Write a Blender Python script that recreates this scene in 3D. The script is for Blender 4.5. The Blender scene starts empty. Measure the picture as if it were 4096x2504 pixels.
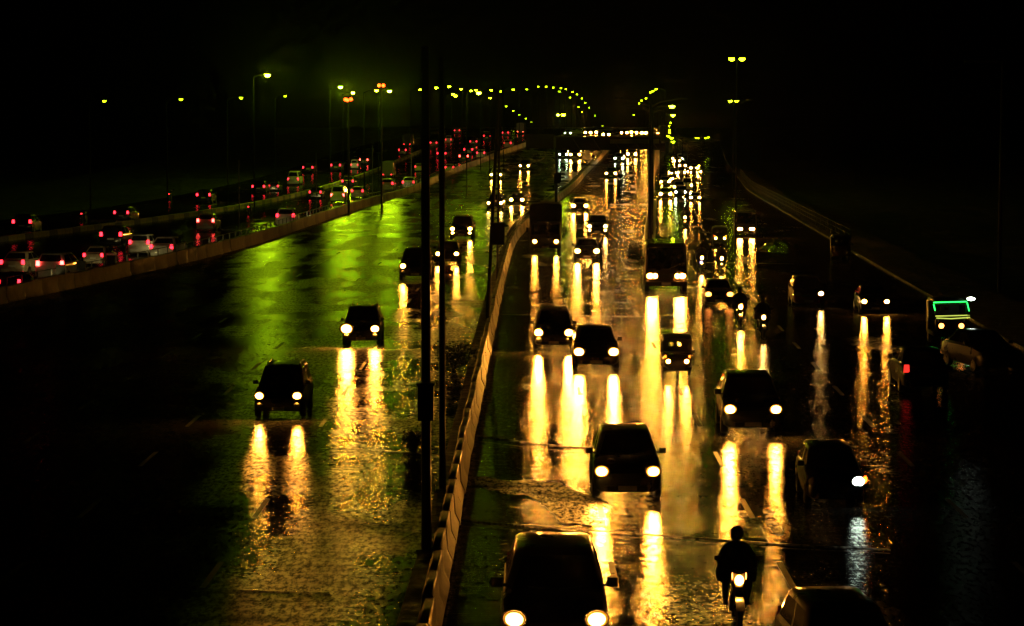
import bpy, bmesh, math, random
from mathutils import Vector, Matrix
random.seed(7)
sc = bpy.context.scene
col = sc.collection
R = math.radians

# ------------------------------------------------------------------ camera
CAM_H = 9.3
F = 10000.0
KD = F / 4400.0                 # how far the long lens stretches distances
#                     # focal length in pixels of a 4096 px wide frame
TILT = math.atan(752.0 / F)
cam_d = bpy.data.cameras.new('camera')
cam_d.sensor_width = 36.0
cam_d.lens = 36.0 * F / 4096.0
cam_d.clip_start = 0.1
cam_d.clip_end = 12000
cam = bpy.data.objects.new('camera', cam_d)
col.objects.link(cam)
cam.location = (0, 0, CAM_H)
cam.rotation_euler = (math.pi / 2 - TILT, 0, 0)
sc.camera = cam

# ------------------------------------------------------------------ world: night sky
w = bpy.data.worlds.new('World')
sc.world = w
w.use_nodes = True
wn = w.node_tree
bg = wn.nodes['Background']
sky = wn.nodes.new('ShaderNodeTexSky')
sky.sky_type = 'NISHITA'
sky.sun_disc = False
sky.sun_elevation = R(-6)
sky.sun_rotation = R(180)
wn.links.new(sky.outputs[0], bg.inputs[0])
bg.inputs[1].default_value = 0.02

# ------------------------------------------------------------------ exposure and render settings
sc.view_settings.view_transform = 'Standard'
sc.view_settings.look = 'None'
sc.view_settings.exposure = -2.6
sc.view_settings.gamma = 1.0
sc.view_settings.use_curve_mapping = False
cy = sc.cycles
cy.use_denoising = True
cy.denoiser = 'OPENIMAGEDENOISE'
cy.denoising_input_passes = 'RGB_ALBEDO_NORMAL'
cy.max_bounces = 3
cy.diffuse_bounces = 1
cy.glossy_bounces = 2
cy.transmission_bounces = 4
cy.volume_bounces = 0
cy.transparent_max_bounces = 6
cy.caustics_reflective = False
cy.caustics_refractive = False
cy.sample_clamp_indirect = 4.0
cy.sample_clamp_direct = 0.0
cy.use_light_tree = True
cy.use_adaptive_sampling = True
cy.adaptive_threshold = 0.03

HEAD_COL = (1.0, 0.37, 0.04)
LAMP_COL = (0.62, 1.0, 0.006)
HAZE_DENSITY = 0.000028

# ------------------------------------------------------------------ terrain and pixel helpers
def sstep(a, b, x):
    t = max(0.0, min(1.0, (x - a) / (b - a)))
    return t * t * (3 - 2 * t)

def zt(y, flat=False):
    """road height: level near the camera, climbing to a flyover crest, down again behind it"""
    if flat:
        return 0.0
    return 8.3 * sstep(140 * KD, 300 * KD, y) * (1 - sstep(335 * KD, 620 * KD, y))

RIGHT = Vector((1, 0, 0))
UP = Vector((0, math.sin(TILT), math.cos(TILT)))
FWD = Vector((0, math.cos(TILT), -math.sin(TILT)))
CAM = Vector((0, 0, CAM_H))

def ray(px, py):
    return (FWD + RIGHT * ((px - 2048) / F) + UP * ((1252 - py) / F))

def G(px, py, h=0.0, flat=False):
    """first point along the sight line that is h above the road"""
    d = ray(px, py)
    t = 8.0 * KD
    while t < 900 * KD:
        p = CAM + d * t
        if p.z <= zt(p.y, flat) + h:
            a, b = t / 1.01, t
            for _ in range(30):
                m = (a + b) / 2
                q = CAM + d * m
                if q.z <= zt(q.y, flat) + h:
                    b = m
                else:
                    a = m
            return CAM + d * b
        t *= 1.01
    return CAM + d * 320 * KD

def at(px, py, y):
    """point of a sight line at world distance y"""
    d = ray(px, py)
    return CAM + d * (y / d.y)

# ------------------------------------------------------------------ materials
MATS = {}
def nodes_of(m):
    nt = m.node_tree
    return nt, nt.nodes['Principled BSDF']

def mat(name, colour, rough=0.5, metal=0.0, spec=0.5, coat=0.0, noise=None, bump=None, trans=0.0, ior=1.45, alpha=1.0):
    """procedural principled material; noise=(scale, amount) varies colour and gloss, bump=(scale, strength, distance)"""
    if name in MATS:
        return MATS[name]
    m = bpy.data.materials.new(name)
    m.use_nodes = True
    nt, b = nodes_of(m)
    b.inputs['Base Color'].default_value = (*colour, 1)
    b.inputs['Roughness'].default_value = rough
    b.inputs['Metallic'].default_value = metal
    b.inputs['Specular IOR Level'].default_value = spec
    b.inputs['Coat Weight'].default_value = coat
    b.inputs['Coat Roughness'].default_value = 0.06
    b.inputs['Transmission Weight'].default_value = trans
    b.inputs['IOR'].default_value = ior
    b.inputs['Alpha'].default_value = alpha
    tc = nt.nodes.new('ShaderNodeTexCoord')
    if noise:
        n = nt.nodes.new('ShaderNodeTexNoise')
        n.inputs['Scale'].default_value = noise[0]
        n.inputs['Detail'].default_value = 6
        nt.links.new(tc.outputs['Object'], n.inputs['Vector'])
        r = nt.nodes.new('ShaderNodeMapRange')
        r.inputs['From Min'].default_value = 0.3
        r.inputs['From Max'].default_value = 0.7
        r.inputs['To Min'].default_value = 1 - noise[1]
        r.inputs['To Max'].default_value = 1 + noise[1]
        nt.links.new(n.outputs['Fac'], r.inputs['Value'])
        mx = nt.nodes.new('ShaderNodeMix')
        mx.data_type = 'RGBA'
        mx.blend_type = 'MULTIPLY'
        mx.inputs[0].default_value = 1
        mx.inputs[6].default_value = (*colour, 1)
        nt.links.new(r.outputs[0], mx.inputs[7])
        nt.links.new(mx.outputs[2], b.inputs['Base Color'])
        r2 = nt.nodes.new('ShaderNodeMath')
        r2.operation = 'MULTIPLY'
        r2.inputs[1].default_value = rough
        nt.links.new(r.outputs[0], r2.inputs[0])
        nt.links.new(r2.outputs[0], b.inputs['Roughness'])
    if bump:
        n = nt.nodes.new('ShaderNodeTexNoise')
        n.inputs['Scale'].default_value = bump[0]
        n.inputs['Detail'].default_value = 3
        nt.links.new(tc.outputs['Object'], n.inputs['Vector'])
        bp = nt.nodes.new('ShaderNodeBump')
        bp.inputs['Strength'].default_value = bump[1]
        bp.inputs['Distance'].default_value = bump[2]
        nt.links.new(n.outputs['Fac'], bp.inputs['Height'])
        nt.links.new(bp.outputs[0], b.inputs['Normal'])
    MATS[name] = m
    return m

def glow(name, colour, strength, rim=None):
    if name in MATS:
        return MATS[name]
    m = bpy.data.materials.new(name)
    m.use_nodes = True
    nt = m.node_tree
    nt.nodes.clear()
    e = nt.nodes.new('ShaderNodeEmission')
    e.inputs[0].default_value = (*colour, 1)
    e.inputs[1].default_value = strength
    o = nt.nodes.new('ShaderNodeOutputMaterial')
    nt.links.new(e.outputs[0], o.inputs[0])
    if rim is not None:
        # bulb and reflector in the middle; the dim amber ring outside is painted bloom
        tc = nt.nodes.new('ShaderNodeTexCoord')
        mp = nt.nodes.new('ShaderNodeMapping')
        mp.inputs['Location'].default_value = (-1, 0, -1)
        mp.inputs['Scale'].default_value = (2, 0, 2)
        nt.links.new(tc.outputs['Generated'], mp.inputs['Vector'])
        ln = nt.nodes.new('ShaderNodeVectorMath')
        ln.operation = 'LENGTH'
        nt.links.new(mp.outputs[0], ln.inputs[0])
        mr = nt.nodes.new('ShaderNodeMapRange')
        mr.interpolation_type = 'SMOOTHSTEP'
        mr.inputs['From Min'].default_value = 0.05
        mr.inputs['From Max'].default_value = 0.8
        mr.inputs['To Min'].default_value = strength
        mr.inputs['To Max'].default_value = rim
        nt.links.new(ln.outputs['Value'], mr.inputs['Value'])
        nt.links.new(mr.outputs[0], e.inputs[1])
    m.cycles.emission_sampling = 'FRONT'
    MATS[name] = m
    return m

def road_material(name, base, wet_lo, wet_hi, grain, groove, aniso, film_lo=0.12):
    """wet road: film of water over dark aggregate; gloss follows puddles and wheel tracks"""
    m = bpy.data.materials.new(name)
    m.use_nodes = True
    nt, b = nodes_of(m)
    L = nt.links.new
    tc = nt.nodes.new('ShaderNodeTexCoord')
    def nz(scale, vec, detail=4, rough=0.55):
        mp = nt.nodes.new('ShaderNodeMapping')
        mp.inputs['Scale'].default_value = vec
        L(tc.outputs['Object'], mp.inputs['Vector'])
        n = nt.nodes.new('ShaderNodeTexNoise')
        n.inputs['Scale'].default_value = scale
        n.inputs['Detail'].default_value = detail
        n.inputs['Roughness'].default_value = rough
        L(mp.outputs[0], n.inputs['Vector'])
        return n.outputs['Fac']
    def rng(v, a, c, lo, hi):
        r = nt.nodes.new('ShaderNodeMapRange')
        r.inputs['From Min'].default_value = a
        r.inputs['From Max'].default_value = c
        r.inputs['To Min'].default_value = lo
        r.inputs['To Max'].default_value = hi
        L(v, r.inputs['Value'])
        return r.outputs[0]
    def op(o, a, c):
        n = nt.nodes.new('ShaderNodeMath')
        n.operation = o
        for i, v in enumerate((a, c)):
            if isinstance(v, (int, float)):
                n.inputs[i].default_value = v
            else:
                L(v, n.inputs[i])
        return n.outputs[0]
    tracks = nz(0.55, (1.0, 0.06, 1.0), 2)                # worn wheel tracks along the road
    pools = nz(0.22, (1.0, 0.55, 1.0), 4, 0.62)           # standing water
    fine = nz(6.0, (1, 1, 1), 2, 0.7)
    aggr = nz(34.0, (1, 1, 1), 1, 0.6)                    # aggregate
    gro = nz(6.0, (0.08, 1.0, 1.0), 1, 0.6)               # cross tining of the road surface
    mixw = op('ADD', op('MULTIPLY', tracks, 0.45), op('MULTIPLY', pools, 0.55))
    rough = rng(mixw, 0.36, 0.62, wet_lo, wet_hi)
    rough = op('ADD', rough, rng(fine, 0.3, 0.7, -0.02, 0.03))
    cr = nt.nodes.new('ShaderNodeMix')
    cr.data_type = 'RGBA'
    cr.inputs[6].default_value = (*[c * 0.55 for c in base], 1)
    cr.inputs[7].default_value = (*[c * 1.35 for c in base], 1)
    L(rng(op('ADD', op('MULTIPLY', pools, 0.5), op('MULTIPLY', fine, 0.5)), 0.35, 0.65, 0, 1), cr.inputs[0])
    calm = rng(pools, 0.40, 0.60, 0.35, 1.0)              # the deeper the water, the calmer the surface
    h = op('ADD', op('MULTIPLY', gro, groove), op('MULTIPLY', op('MULTIPLY', aggr, calm), grain))
    bp = nt.nodes.new('ShaderNodeBump')
    bp.inputs['Strength'].default_value = 1.0
    bp.inputs['Distance'].default_value = 1.0
    L(h, bp.inputs['Height'])
    nt.nodes.remove(b)
    df = nt.nodes.new('ShaderNodeBsdfDiffuse')
    L(cr.outputs[2], df.inputs['Color'])
    gl = nt.nodes.new('ShaderNodeBsdfAnisotropic')        # water film, rougher along the road than across it
    gl.distribution = 'BECKMANN'
    gl.inputs['Color'].default_value = (1, 1, 1, 1)
    L(rough, gl.inputs['Roughness'])
    gl.inputs['Anisotropy'].default_value = aniso
    tv = nt.nodes.new('ShaderNodeCombineXYZ')
    tv.inputs[0].default_value = 1.0
    tv.inputs[1].default_value = 0.0
    L(tv.outputs[0], gl.inputs['Tangent'])
    L(bp.outputs[0], gl.inputs['Normal'])
    fr = nt.nodes.new('ShaderNodeFresnel')
    fr.inputs['IOR'].default_value = 1.38
    film = nz(1.0, (8.0, 2.4, 1.0), 4, 0.78)              # water film broken up by the stones
    cross = nz(1.0, (0.25, 1.6, 1.0), 4, 0.7)             # and by the cross tining
    cover = op('MULTIPLY', rng(film, 0.42, 0.58, film_lo, 1.0), rng(cross, 0.34, 0.54, 0.4, 1.0))
    frc = op('MULTIPLY', fr.outputs[0], cover)
    mx = nt.nodes.new('ShaderNodeMixShader')
    L(frc, mx.inputs[0])
    L(df.outputs[0], mx.inputs[1])
    L(gl.outputs[0], mx.inputs[2])
    L(mx.outputs[0], nt.nodes['Material Output'].inputs['Surface'])
    MATS[name] = m
    return m

M_ROAD = road_material('wet_asphalt', (0.022, 0.021, 0.02), 0.16, 0.27, 0.0045, 0.008, 0.08, 0.08)
M_ROADL = road_material('wet_left_asphalt', (0.024, 0.024, 0.022), 0.19, 0.33, 0.0045, 0.008, -0.06, 0.10)
M_SERV = road_material('wet_side_asphalt', (0.02, 0.0195, 0.019), 0.16, 0.27, 0.0050, 0.008, 0.08, 0.08)
M_PATCH = road_material('rough_repair_asphalt', (0.012, 0.0118, 0.0115), 0.34, 0.52, 0.012, 0.012, 0.0, 0.03)
M_GROUND = mat('dark_wet_earth', (0.02, 0.019, 0.015), 0.8, noise=(0.6, 0.5), bump=(5, 0.4, 0.05))
M_SOIL = mat('wet_soil', (0.022, 0.02, 0.016), 0.7, noise=(2.5, 0.5), bump=(9, 0.7, 0.06))
M_CONC = mat('weathered_concrete', (0.30, 0.27, 0.22), 0.6, noise=(1.6, 0.45), bump=(14, 0.4, 0.02))
M_CONC2 = mat('stained_concrete', (0.20, 0.18, 0.15), 0.6, noise=(2.2, 0.5), bump=(12, 0.4, 0.02))
M_YELL = mat('faded_yellow_paint', (0.50, 0.42, 0.10), 0.5, noise=(5, 0.4), bump=(16, 0.3, 0.01))
M_BLK = mat('worn_black_paint', (0.03, 0.03, 0.03), 0.5, noise=(5, 0.4))
M_PAINT_ROAD = mat('worn_road_paint', (0.14, 0.14, 0.12), 0.45, noise=(6, 0.45), bump=(30, 0.3, 0.004))
M_STEEL = mat('galvanised_steel', (0.10, 0.10, 0.10), 0.45, 0.7, noise=(5, 0.25))
M_POLE = mat('dark_painted_pole', (0.012, 0.012, 0.012), 0.6, 0.0, noise=(4, 0.3))
M_LPOLE = mat('matt_black_pole', (0.005, 0.005, 0.005), 0.85, 0.0, 0.08, noise=(4, 0.3))
M_JOINT = mat('joint_steel', (0.06, 0.055, 0.05), 0.3, 0.6, noise=(8, 0.4))
M_RUB = mat('black_rubber', (0.012, 0.012, 0.012), 0.55, noise=(9, 0.3))
M_TRIM = mat('black_plastic', (0.014, 0.014, 0.014), 0.4, noise=(9, 0.3))
M_CHROME = mat('chrome', (0.55, 0.55, 0.55), 0.15, 1.0, noise=(6, 0.2))
M_RIM = mat('wheel_alloy', (0.28, 0.28, 0.28), 0.3, 0.9, noise=(6, 0.2))
M_GLASS = mat('tinted_glass', (0.012, 0.014, 0.014), 0.05, 0.0, 0.6, noise=(3, 0.3))
M_PLATE = mat('plate_white', (0.6, 0.6, 0.55), 0.4, noise=(8, 0.15))
M_BOARD = mat('sign_back', (0.025, 0.025, 0.025), 0.6, noise=(2, 0.3))
M_GREENST = mat('green_painted_steel', (0.10, 0.13, 0.04), 0.45, noise=(1.5, 0.3))
M_CANVAS = mat('tarpaulin', (0.05, 0.045, 0.04), 0.5, noise=(2, 0.4), bump=(6, 0.5, 0.03))
M_CLOTH = mat('dark_raincoat', (0.014, 0.014, 0.016), 0.45, noise=(4, 0.4), bump=(9, 0.4, 0.02))
M_CLOTH2 = mat('dark_trousers', (0.012, 0.012, 0.014), 0.7, noise=(6, 0.4))
M_SKIN = mat('skin', (0.20, 0.11, 0.07), 0.5, noise=(8, 0.15))
M_HELM = mat('helmet_shell', (0.012, 0.012, 0.012), 0.2, coat=0.5, noise=(5, 0.2))
M_FOIL = mat('wet_plastic_sheet', (0.10, 0.085, 0.06), 0.16, coat=0.5, noise=(3, 0.4), bump=(5, 0.8, 0.06))
M_LAMP_OFF = mat('lamp_glass_unlit', (0.16, 0.16, 0.15), 0.12, noise=(6, 0.2))
M_TAIL_OFF = mat('tail_glass_unlit', (0.12, 0.01, 0.01), 0.15, noise=(6, 0.2))
M_SEAT = mat('seat_vinyl', (0.02, 0.018, 0.016), 0.5, noise=(5, 0.3))

PAINTS = {}
for nm, c in dict(black=(0.008, 0.008, 0.009), grey=(0.03, 0.03, 0.031), silver=(0.32, 0.32, 0.32), white=(0.62, 0.61, 0.58),
                  maroon=(0.10, 0.012, 0.012), blue=(0.012, 0.02, 0.06), yellow=(0.55, 0.36, 0.03), green=(0.02, 0.07, 0.025),
                  brown=(0.018, 0.011, 0.007), beige=(0.40, 0.34, 0.24)).items():
    PAINTS[nm] = mat('car_paint_' + nm, c, 0.32, 0.0, 0.5, 0.7, noise=(2.5, 0.25), bump=(55, 0.06, 0.004))

H_BIG = glow('headlight_full', HEAD_COL, 20000, 4)
H_MID = glow('headlight_dipped', HEAD_COL, 12000, 3)
H_LOW = glow('headlight_dim', (1.0, 0.5, 0.12), 3000, 2)
H_DIM = glow('side_lamp_amber', (1.0, 0.28, 0.05), 60)
H_COOL = glow('headlight_cool', (0.62, 1.0, 0.62), 3500, 3)
H_WHITE = glow('headlight_white', (0.8, 1.0, 0.8), 120)
H_AWAY = glow('headlight_leaving', (0.95, 0.75, 0.25), 600)
T_RED = glow('tail_light_red', (1.0, 0.02, 0.035), 40)
T_DIM = glow('tail_light_faint', (1.0, 0.03, 0.02), 9)
T_BRAKE = glow('brake_light_red', (1.0, 0.05, 0.04), 110)
T_ORANGE = glow('indicator_orange', (1.0, 0.13, 0.01), 60)
NEON_G = glow('green_light_strip', (0.02, 1.0, 0.10), 30)
NEON_Y = glow('yellow_light_strip', (0.75, 0.9, 0.12), 7.0)
BLUE_L = glow('blue_lamp', (0.25, 0.3, 1.0), 50)
RED_S = glow('red_signal', (1.0, 0.07, 0.008), 60)
LAMP_K = 0.75
def lamp_mat(s):
    return glow('street_lamp_glow_%d' % s, LAMP_COL, s * LAMP_K)
WHITE_L = glow('pale_lamp', (0.75, 1.0, 0.75), 60)

ORD = ['first', 'second', 'third', 'fourth', 'fifth', 'sixth', 'seventh', 'eighth', 'ninth', 'tenth', 'eleventh', 'twelfth', 'thirteenth', 'fourteenth', 'fifteenth', 'sixteenth', 'seventeenth', 'eighteenth', 'nineteenth', 'twentieth', 'twenty-first', 'twenty-second']
# ------------------------------------------------------------------ mesh builder
class MB:
    def __init__(self):
        self.v, self.f = [], []
    def quad(self, *pts):
        n = len(self.v)
        self.v += [tuple(p) for p in pts]
        self.f.append(tuple(range(n, n + len(pts))))
    def box(self, c, s, rz=0.0, taper=1.0, m=None):
        n = len(self.v)
        for k in (-1, 1):
            t = taper if k > 0 else 1.0
            for (i, j) in ((-1, -1), (1, -1), (1, 1), (-1, 1)):
                p = Vector((i * s[0] / 2 * t, j * s[1] / 2 * t, k * s[2] / 2))
                if rz:
                    p = Matrix.Rotation(rz, 3, 'Z') @ p
                if m:
                    p = m @ p
                self.v.append(tuple(p + Vector(c)))
        for q in ((3, 2, 1, 0), (4, 5, 6, 7), (0, 1, 5, 4), (1, 2, 6, 5), (2, 3, 7, 6), (3, 0, 4, 7)):
            self.f.append(tuple(n + i for i in q))
        return self
    def loft(self, loops, cap0=True, cap1=True, closed=True):
        n0 = len(self.v)
        k = len(loops[0])
        for lp in loops:
            self.v += [tuple(p) for p in lp]
        for i in range(len(loops) - 1):
            a, b = n0 + i * k, n0 + (i + 1) * k
            for j in range(k if closed else k - 1):
                j2 = (j + 1) % k
                self.f.append((a + j, a + j2, b + j2, b + j))
        if cap0:
            self.f.append(tuple(n0 + j for j in reversed(range(k))))
        if cap1:
            self.f.append(tuple(n0 + (len(loops) - 1) * k + j for j in range(k)))
        return self
    def tube(self, pts, r, n=8, cap=True):
        pts = [Vector(p) for p in pts]
        rs = r if isinstance(r, (list, tuple)) else [r] * len(pts)
        loops = []
        ref = None
        for i, p in enumerate(pts):
            d = (pts[min(i + 1, len(pts) - 1)] - pts[max(i - 1, 0)]).normalized()
            if ref is None:
                ref = Vector((0, 0, 1)) if abs(d.z) < 0.9 else Vector((1, 0, 0))
            u = d.cross(ref).normalized()
            v = d.cross(u).normalized()
            ref = u.cross(d).normalized() if abs(u.cross(d).length) > 1e-6 else ref
            loops.append([p + (u * math.cos(a) + v * math.sin(a)) * rs[i] for a in [2 * math.pi * j / n for j in range(n)]])
        return self.loft(loops, cap, cap)
    def wheel(self, c, r, wd, n=18, ax='X'):
        loops = []
        for (o, rr) in ((-0.5, 0.62), (-0.5, 0.93), (-0.32, 1.0), (0.32, 1.0), (0.5, 0.93), (0.5, 0.62)):
            lp = []
            for j in range(n):
                a = 2 * math.pi * j / n
                lp.append((c[0] + o * wd, c[1] + math.cos(a) * r * rr, c[2] + math.sin(a) * r * rr))
            loops.append(lp)
        return self.loft(loops)
    def dome(self, c, s, direction=(0, -1, 0), n=8, rings=3):
        """half ellipsoid bulging along direction (a horizontal axis or down)"""
        d = Vector(direction).normalized()
        if abs(d.z) > 0.9:
            u, v = Vector((1, 0, 0)), Vector((0, 1, 0))
        else:
            u, v = Vector((0, 0, 1)).cross(d).normalized(), Vector((0, 0, 1))
        loops = []
        for i in range(rings + 1):
            t = i / rings * math.pi / 2 * 0.96
            rr, dd = math.cos(t), math.sin(t)
            loops.append([Vector(c) + u * (math.cos(2 * math.pi * j / n) * s[0] * rr) + v * (math.sin(2 * math.pi * j / n) * s[1] * rr) + d * (dd * s[2]) for j in range(n)])
        self.loft(loops, False, True)
        return self
    def mesh(self, name, angle=35):
        me = bpy.data.meshes.new(name)
        me.from_pydata(self.v, [], self.f)
        me.validate()
        bm = bmesh.new()
        bm.from_mesh(me)
        bmesh.ops.recalc_face_normals(bm, faces=bm.faces)
        bm.to_mesh(me)
        bm.free()
        for p in me.polygons:
            p.use_smooth = True
        me.set_sharp_from_angle(angle=R(angle))
        return me

def link(name, me, m, parent=None, loc=None):
    o = bpy.data.objects.new(name, me)
    col.objects.link(o)
    if me is not None and m is not None:
        if len(me.materials) == 0:
            me.materials.append(m)
        if me.materials[0] is not m:
            o.material_slots[0].link = 'OBJECT'
            o.material_slots[0].material = m
    if parent:
        o.parent = parent
    if loc is not None:
        o.location = loc
    return o

def tag(o, label, cat, group=None):
    o['label'] = label
    o['category'] = cat
    if group:
        o['group'] = group
    return o

def empty(name, loc=(0, 0, 0)):
    o = bpy.data.objects.new(name, None)
    o.empty_display_size = 0.2
    col.objects.link(o)
    o.location = loc
    return o

def struct(o, kind='structure'):
    o['kind'] = kind
    return o

# ------------------------------------------------------------------ road lines (traced on the ground, then used as world curves)
def curve(pix, extra=()):
    pts = sorted([(p.y, p.x) for p in (G(*q) for q in pix)] + list(extra))
    return pts
def ev(c, y):
    if y <= c[0][0]:
        a, b = c[0], c[1]
    elif y >= c[-1][0]:
        a, b = c[-2], c[-1]
    else:
        for i in range(len(c) - 1):
            if c[i][0] <= y <= c[i + 1][0]:
                a, b = c[i], c[i + 1]
                break
    return a[1] + (b[1] - a[1]) * (y - a[0]) / (b[0] - a[0])
def smooth_curve(c, y0, y1, step=4.0, rad=9.0):
    y0, y1, step, rad = y0 * KD, y1 * KD, step * KD, rad * KD
    y = y0
    out = []
    while y <= y1:
        out.append((y, sum(ev(c, y + rad * k / 3.0) for k in range(-3, 4)) / 7.0))
        y += step
    return out
def slope(c, y, e=8.0):
    e *= KD
    return (ev(c, y + e) - ev(c, y - e)) / (2 * e)

cB = curve([(1725, 2504), (1768, 2250), (1822, 1990), (1885, 1700), (1940, 1430), (1990, 1200), (2024, 1060), (2046, 985),
            (2090, 930), (2140, 888), (2240, 800), (2335, 705), (2428, 608)])
cB = smooth_curve(cB, -10, 420, 4, 5)
cK = curve([(1590, 2504), (1645, 2330), (1790, 1830), (1850, 1560), (1890, 1370), (1960, 1120), (2030, 950), (2110, 880), (2220, 795), (2315, 705), (2412, 608)])
cK = [(y, min(x, ev(cB, y) - 0.55)) for y, x in smooth_curve(cK, -10, 420, 4, 5)]
cA = curve([(0, 1215), (300, 1150), (700, 1062), (1000, 985), (1400, 845), (1790, 700), (2000, 622), (2105, 585)])
cA = smooth_curve(cA, -10, 420, 4, 8)
cM = curve([(0, 968), (700, 876), (1020, 824), (1240, 769), (1480, 694), (1690, 604), (1880, 543)])
cM = smooth_curve(cM, -10, 420, 4, 8)
cC = smooth_curve([(y * KD, x) for y, x in ((-20, 4.6), (30, 5.9), (76, 9.4), (136, 17.4), (212, 27.5), (300, 40.5), (420, 60))], -10, 620, 4, 8)
cR = smooth_curve([(y * KD, x) for y, x in ((-20, 19), (40, 20.5), (87, 25.6), (157, 33.5), (300, 58), (420, 80))], -10, 620, 4, 8)

def ribbon(name, ca, cb, y0, y1, m, nx=6, dy=4.0, dz=0.0, flat=False, za=0.0, zb=0.0, parent=None):
    b = MB()
    y0, y1, dy = y0 * KD, y1 * KD, dy * KD
    rows = int((y1 - y0) / dy) + 1
    for i in range(rows):
        y = y0 + i * dy
        for j in range(nx + 1):
            t = j / nx
            x = ca(y) * (1 - t) + cb(y) * t
            b.v.append((x, y, zt(y, flat) + dz + za * (1 - t) + zb * t))
    for i in range(rows - 1):
        for j in range(nx):
            a = i * (nx + 1) + j
            b.f.append((a, a + 1, a + nx + 2, a + nx + 1))
    return link(name, b.mesh(name, 60), m, parent)

fA, fB, fC, fK, fM, fR = [(lambda y, c=c: ev(c, y)) for c in (cA, cB, cC, cK, cM, cR)]

# ground to the horizon
g = MB()
g.quad((-2500, -60, -0.06), (2500, -60, -0.06), (2500, 9000, -0.06), (-2500, 9000, -0.06))
ground = struct(link('ground', g.mesh('ground'), M_GROUND))
# roads
left_road = struct(ribbon('left_road', lambda y: fM(y) - 16, lambda y: fA(y), -20, 660, M_ROAD, 8))
green_road = struct(ribbon('oncoming_left_road', lambda y: fA(y), lambda y: fK(y) + 0.1, -20, 660, M_ROADL, 8))
main_road = struct(ribbon('main_road', lambda y: fK(y) + 0.1, lambda y: fC(y), -20, 660, M_ROAD, 8))
side_road = struct(ribbon('side_road', lambda y: fC(y), lambda y: fR(y), -20, 660, M_SERV, 6, flat=True))
# ramp retaining wall between the climbing road and the level side road
b = MB()
ys = [(136 + 4 * i) * KD for i in range(122)]
outer = [(ev(cC, y) + 0.02, y, -0.1) for y in ys]
top = [(ev(cC, y) + 0.02, y, zt(y) + 0.9) for y in ys]
top2 = [(ev(cC, y) - 0.28, y, zt(y) + 0.9) for y in ys]
inn = [(ev(cC, y) - 0.28, y, zt(y) - 0.1) for y in ys]
b.loft([outer, top, top2, inn], False, False, closed=False)
rw = tag(link('retaining_wall', b.mesh('retaining_wall', 30), M_CONC2), 'dark concrete ramp wall between the rising road and the crowded side road', 'wall')
# embankment on the far left
struct(ribbon('embankment', lambda y: fM(y) - 46, lambda y: fM(y) - 16, 120, 660, M_GROUND, 4, za=0, dz=-0.02))

# ------------------------------------------------------------------ median strip, kerbs, barriers
b = MB()
loops = []
for i in range(0, 62):
    y = (-8 + i * 4.0) * KD
    xk, xb = ev(cK, y), ev(cB, y) + 0.05
    z = zt(y)
    loops.append([(xk, y, z - 0.02), (xk + 0.02, y, z + 0.13), (xk + 0.16, y, z + 0.14), (xb, y, z + 0.12), (xb, y, z - 0.02)])
b.loft(loops)
median = struct(link('median_strip', b.mesh('median_strip', 30), M_SOIL))

def jersey(length, wb=0.5, wt=0.18, h=0.85):
    b = MB()
    prof = [(-wb / 2, 0), (-wb / 2, 0.10), (-wb * 0.28, 0.32), (-wt / 2, h - 0.03), (-wt / 2 + 0.03, h), (wt / 2 - 0.03, h), (wt / 2, h - 0.03), (wb * 0.28, 0.32), (wb / 2, 0.10), (wb / 2, 0)]
    loops = []
    for y in (-length / 2, -length / 2 + 0.03, length / 2 - 0.03, length / 2):
        s = 0.97 if abs(y) == length / 2 else 1.0
        loops.append([(x * s, y, z * (0.985 if s < 1 else 1)) for x, z in prof])
    return b.loft(loops).mesh('block', 25)

def barrier(name, c, y0, y1, step, me, mats, label, jitter, flip=False):
    y0, y1 = y0 * KD, y1 * KD
    e = empty(name, (ev(c, y0), y0, zt(y0)))
    tag(e, label, 'barrier')
    y = y0 + step / 2
    i = 0
    while y < y1:
        o = link('block', me, mats[i % len(mats)], e)
        s = slope(c, y, 3)
        dz = (zt(y + 2) - zt(y - 2)) / 4
        o.location = Vector((ev(c, y) + random.uniform(-jitter, jitter), y, zt(y) + 0.125 * (name == 'median_barrier'))) - e.location
        o.rotation_euler = (math.atan(dz) + random.uniform(-0.008, 0.008), random.uniform(-0.012, 0.012), -math.atan(s) + random.uniform(-0.01, 0.01))
        o.scale = (1, 1, random.uniform(0.96, 1.04))
        y += step * math.cos(math.atan(s))
        i += 1
    return e

jm = jersey(2.46, 0.46, 0.2, 0.78)
barrier('median_barrier', cB, 14, 236, 2.5, jm, [M_CONC, M_CONC2, M_CONC], 'pale concrete block barrier running up the middle between the two oncoming carriageways', 0.02)
ja = jersey(2.96, 0.42, 0.26, 0.9)
barrier('left_barrier', cA, 34, 236, 3.0, ja, [M_CONC, M_CONC, M_CONC2], 'long concrete barrier dividing the red tail light traffic from the green lit road', 0.015)
# kerb stones of the far left divider, yellow and black
bk = MB()
bk.box((0, 0, 0.22), (0.5, 1.94, 0.44), taper=0.94)
km = bk.mesh('kerb_stone', 25)
e = empty('kerb_divider', (ev(cM, 66 * KD), 66 * KD, 0))
tag(e, 'low yellow and black painted kerb divider on the far left carriageway', 'kerb')
y, i = 66.0 * KD, 0
while y < 240 * KD:
    o = link('kerb_stone', km, (M_YELL, M_CONC2, M_YELL)[i % 3], e)
    o.location = Vector((ev(cM, y), y, zt(y))) - e.location
    s = slope(cM, y, 3)
    o.rotation_euler = (math.atan((zt(y + 2) - zt(y - 2)) / 4), 0, -math.atan(s))
    y += 2.0 * math.cos(math.atan(s))
    i += 1

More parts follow.
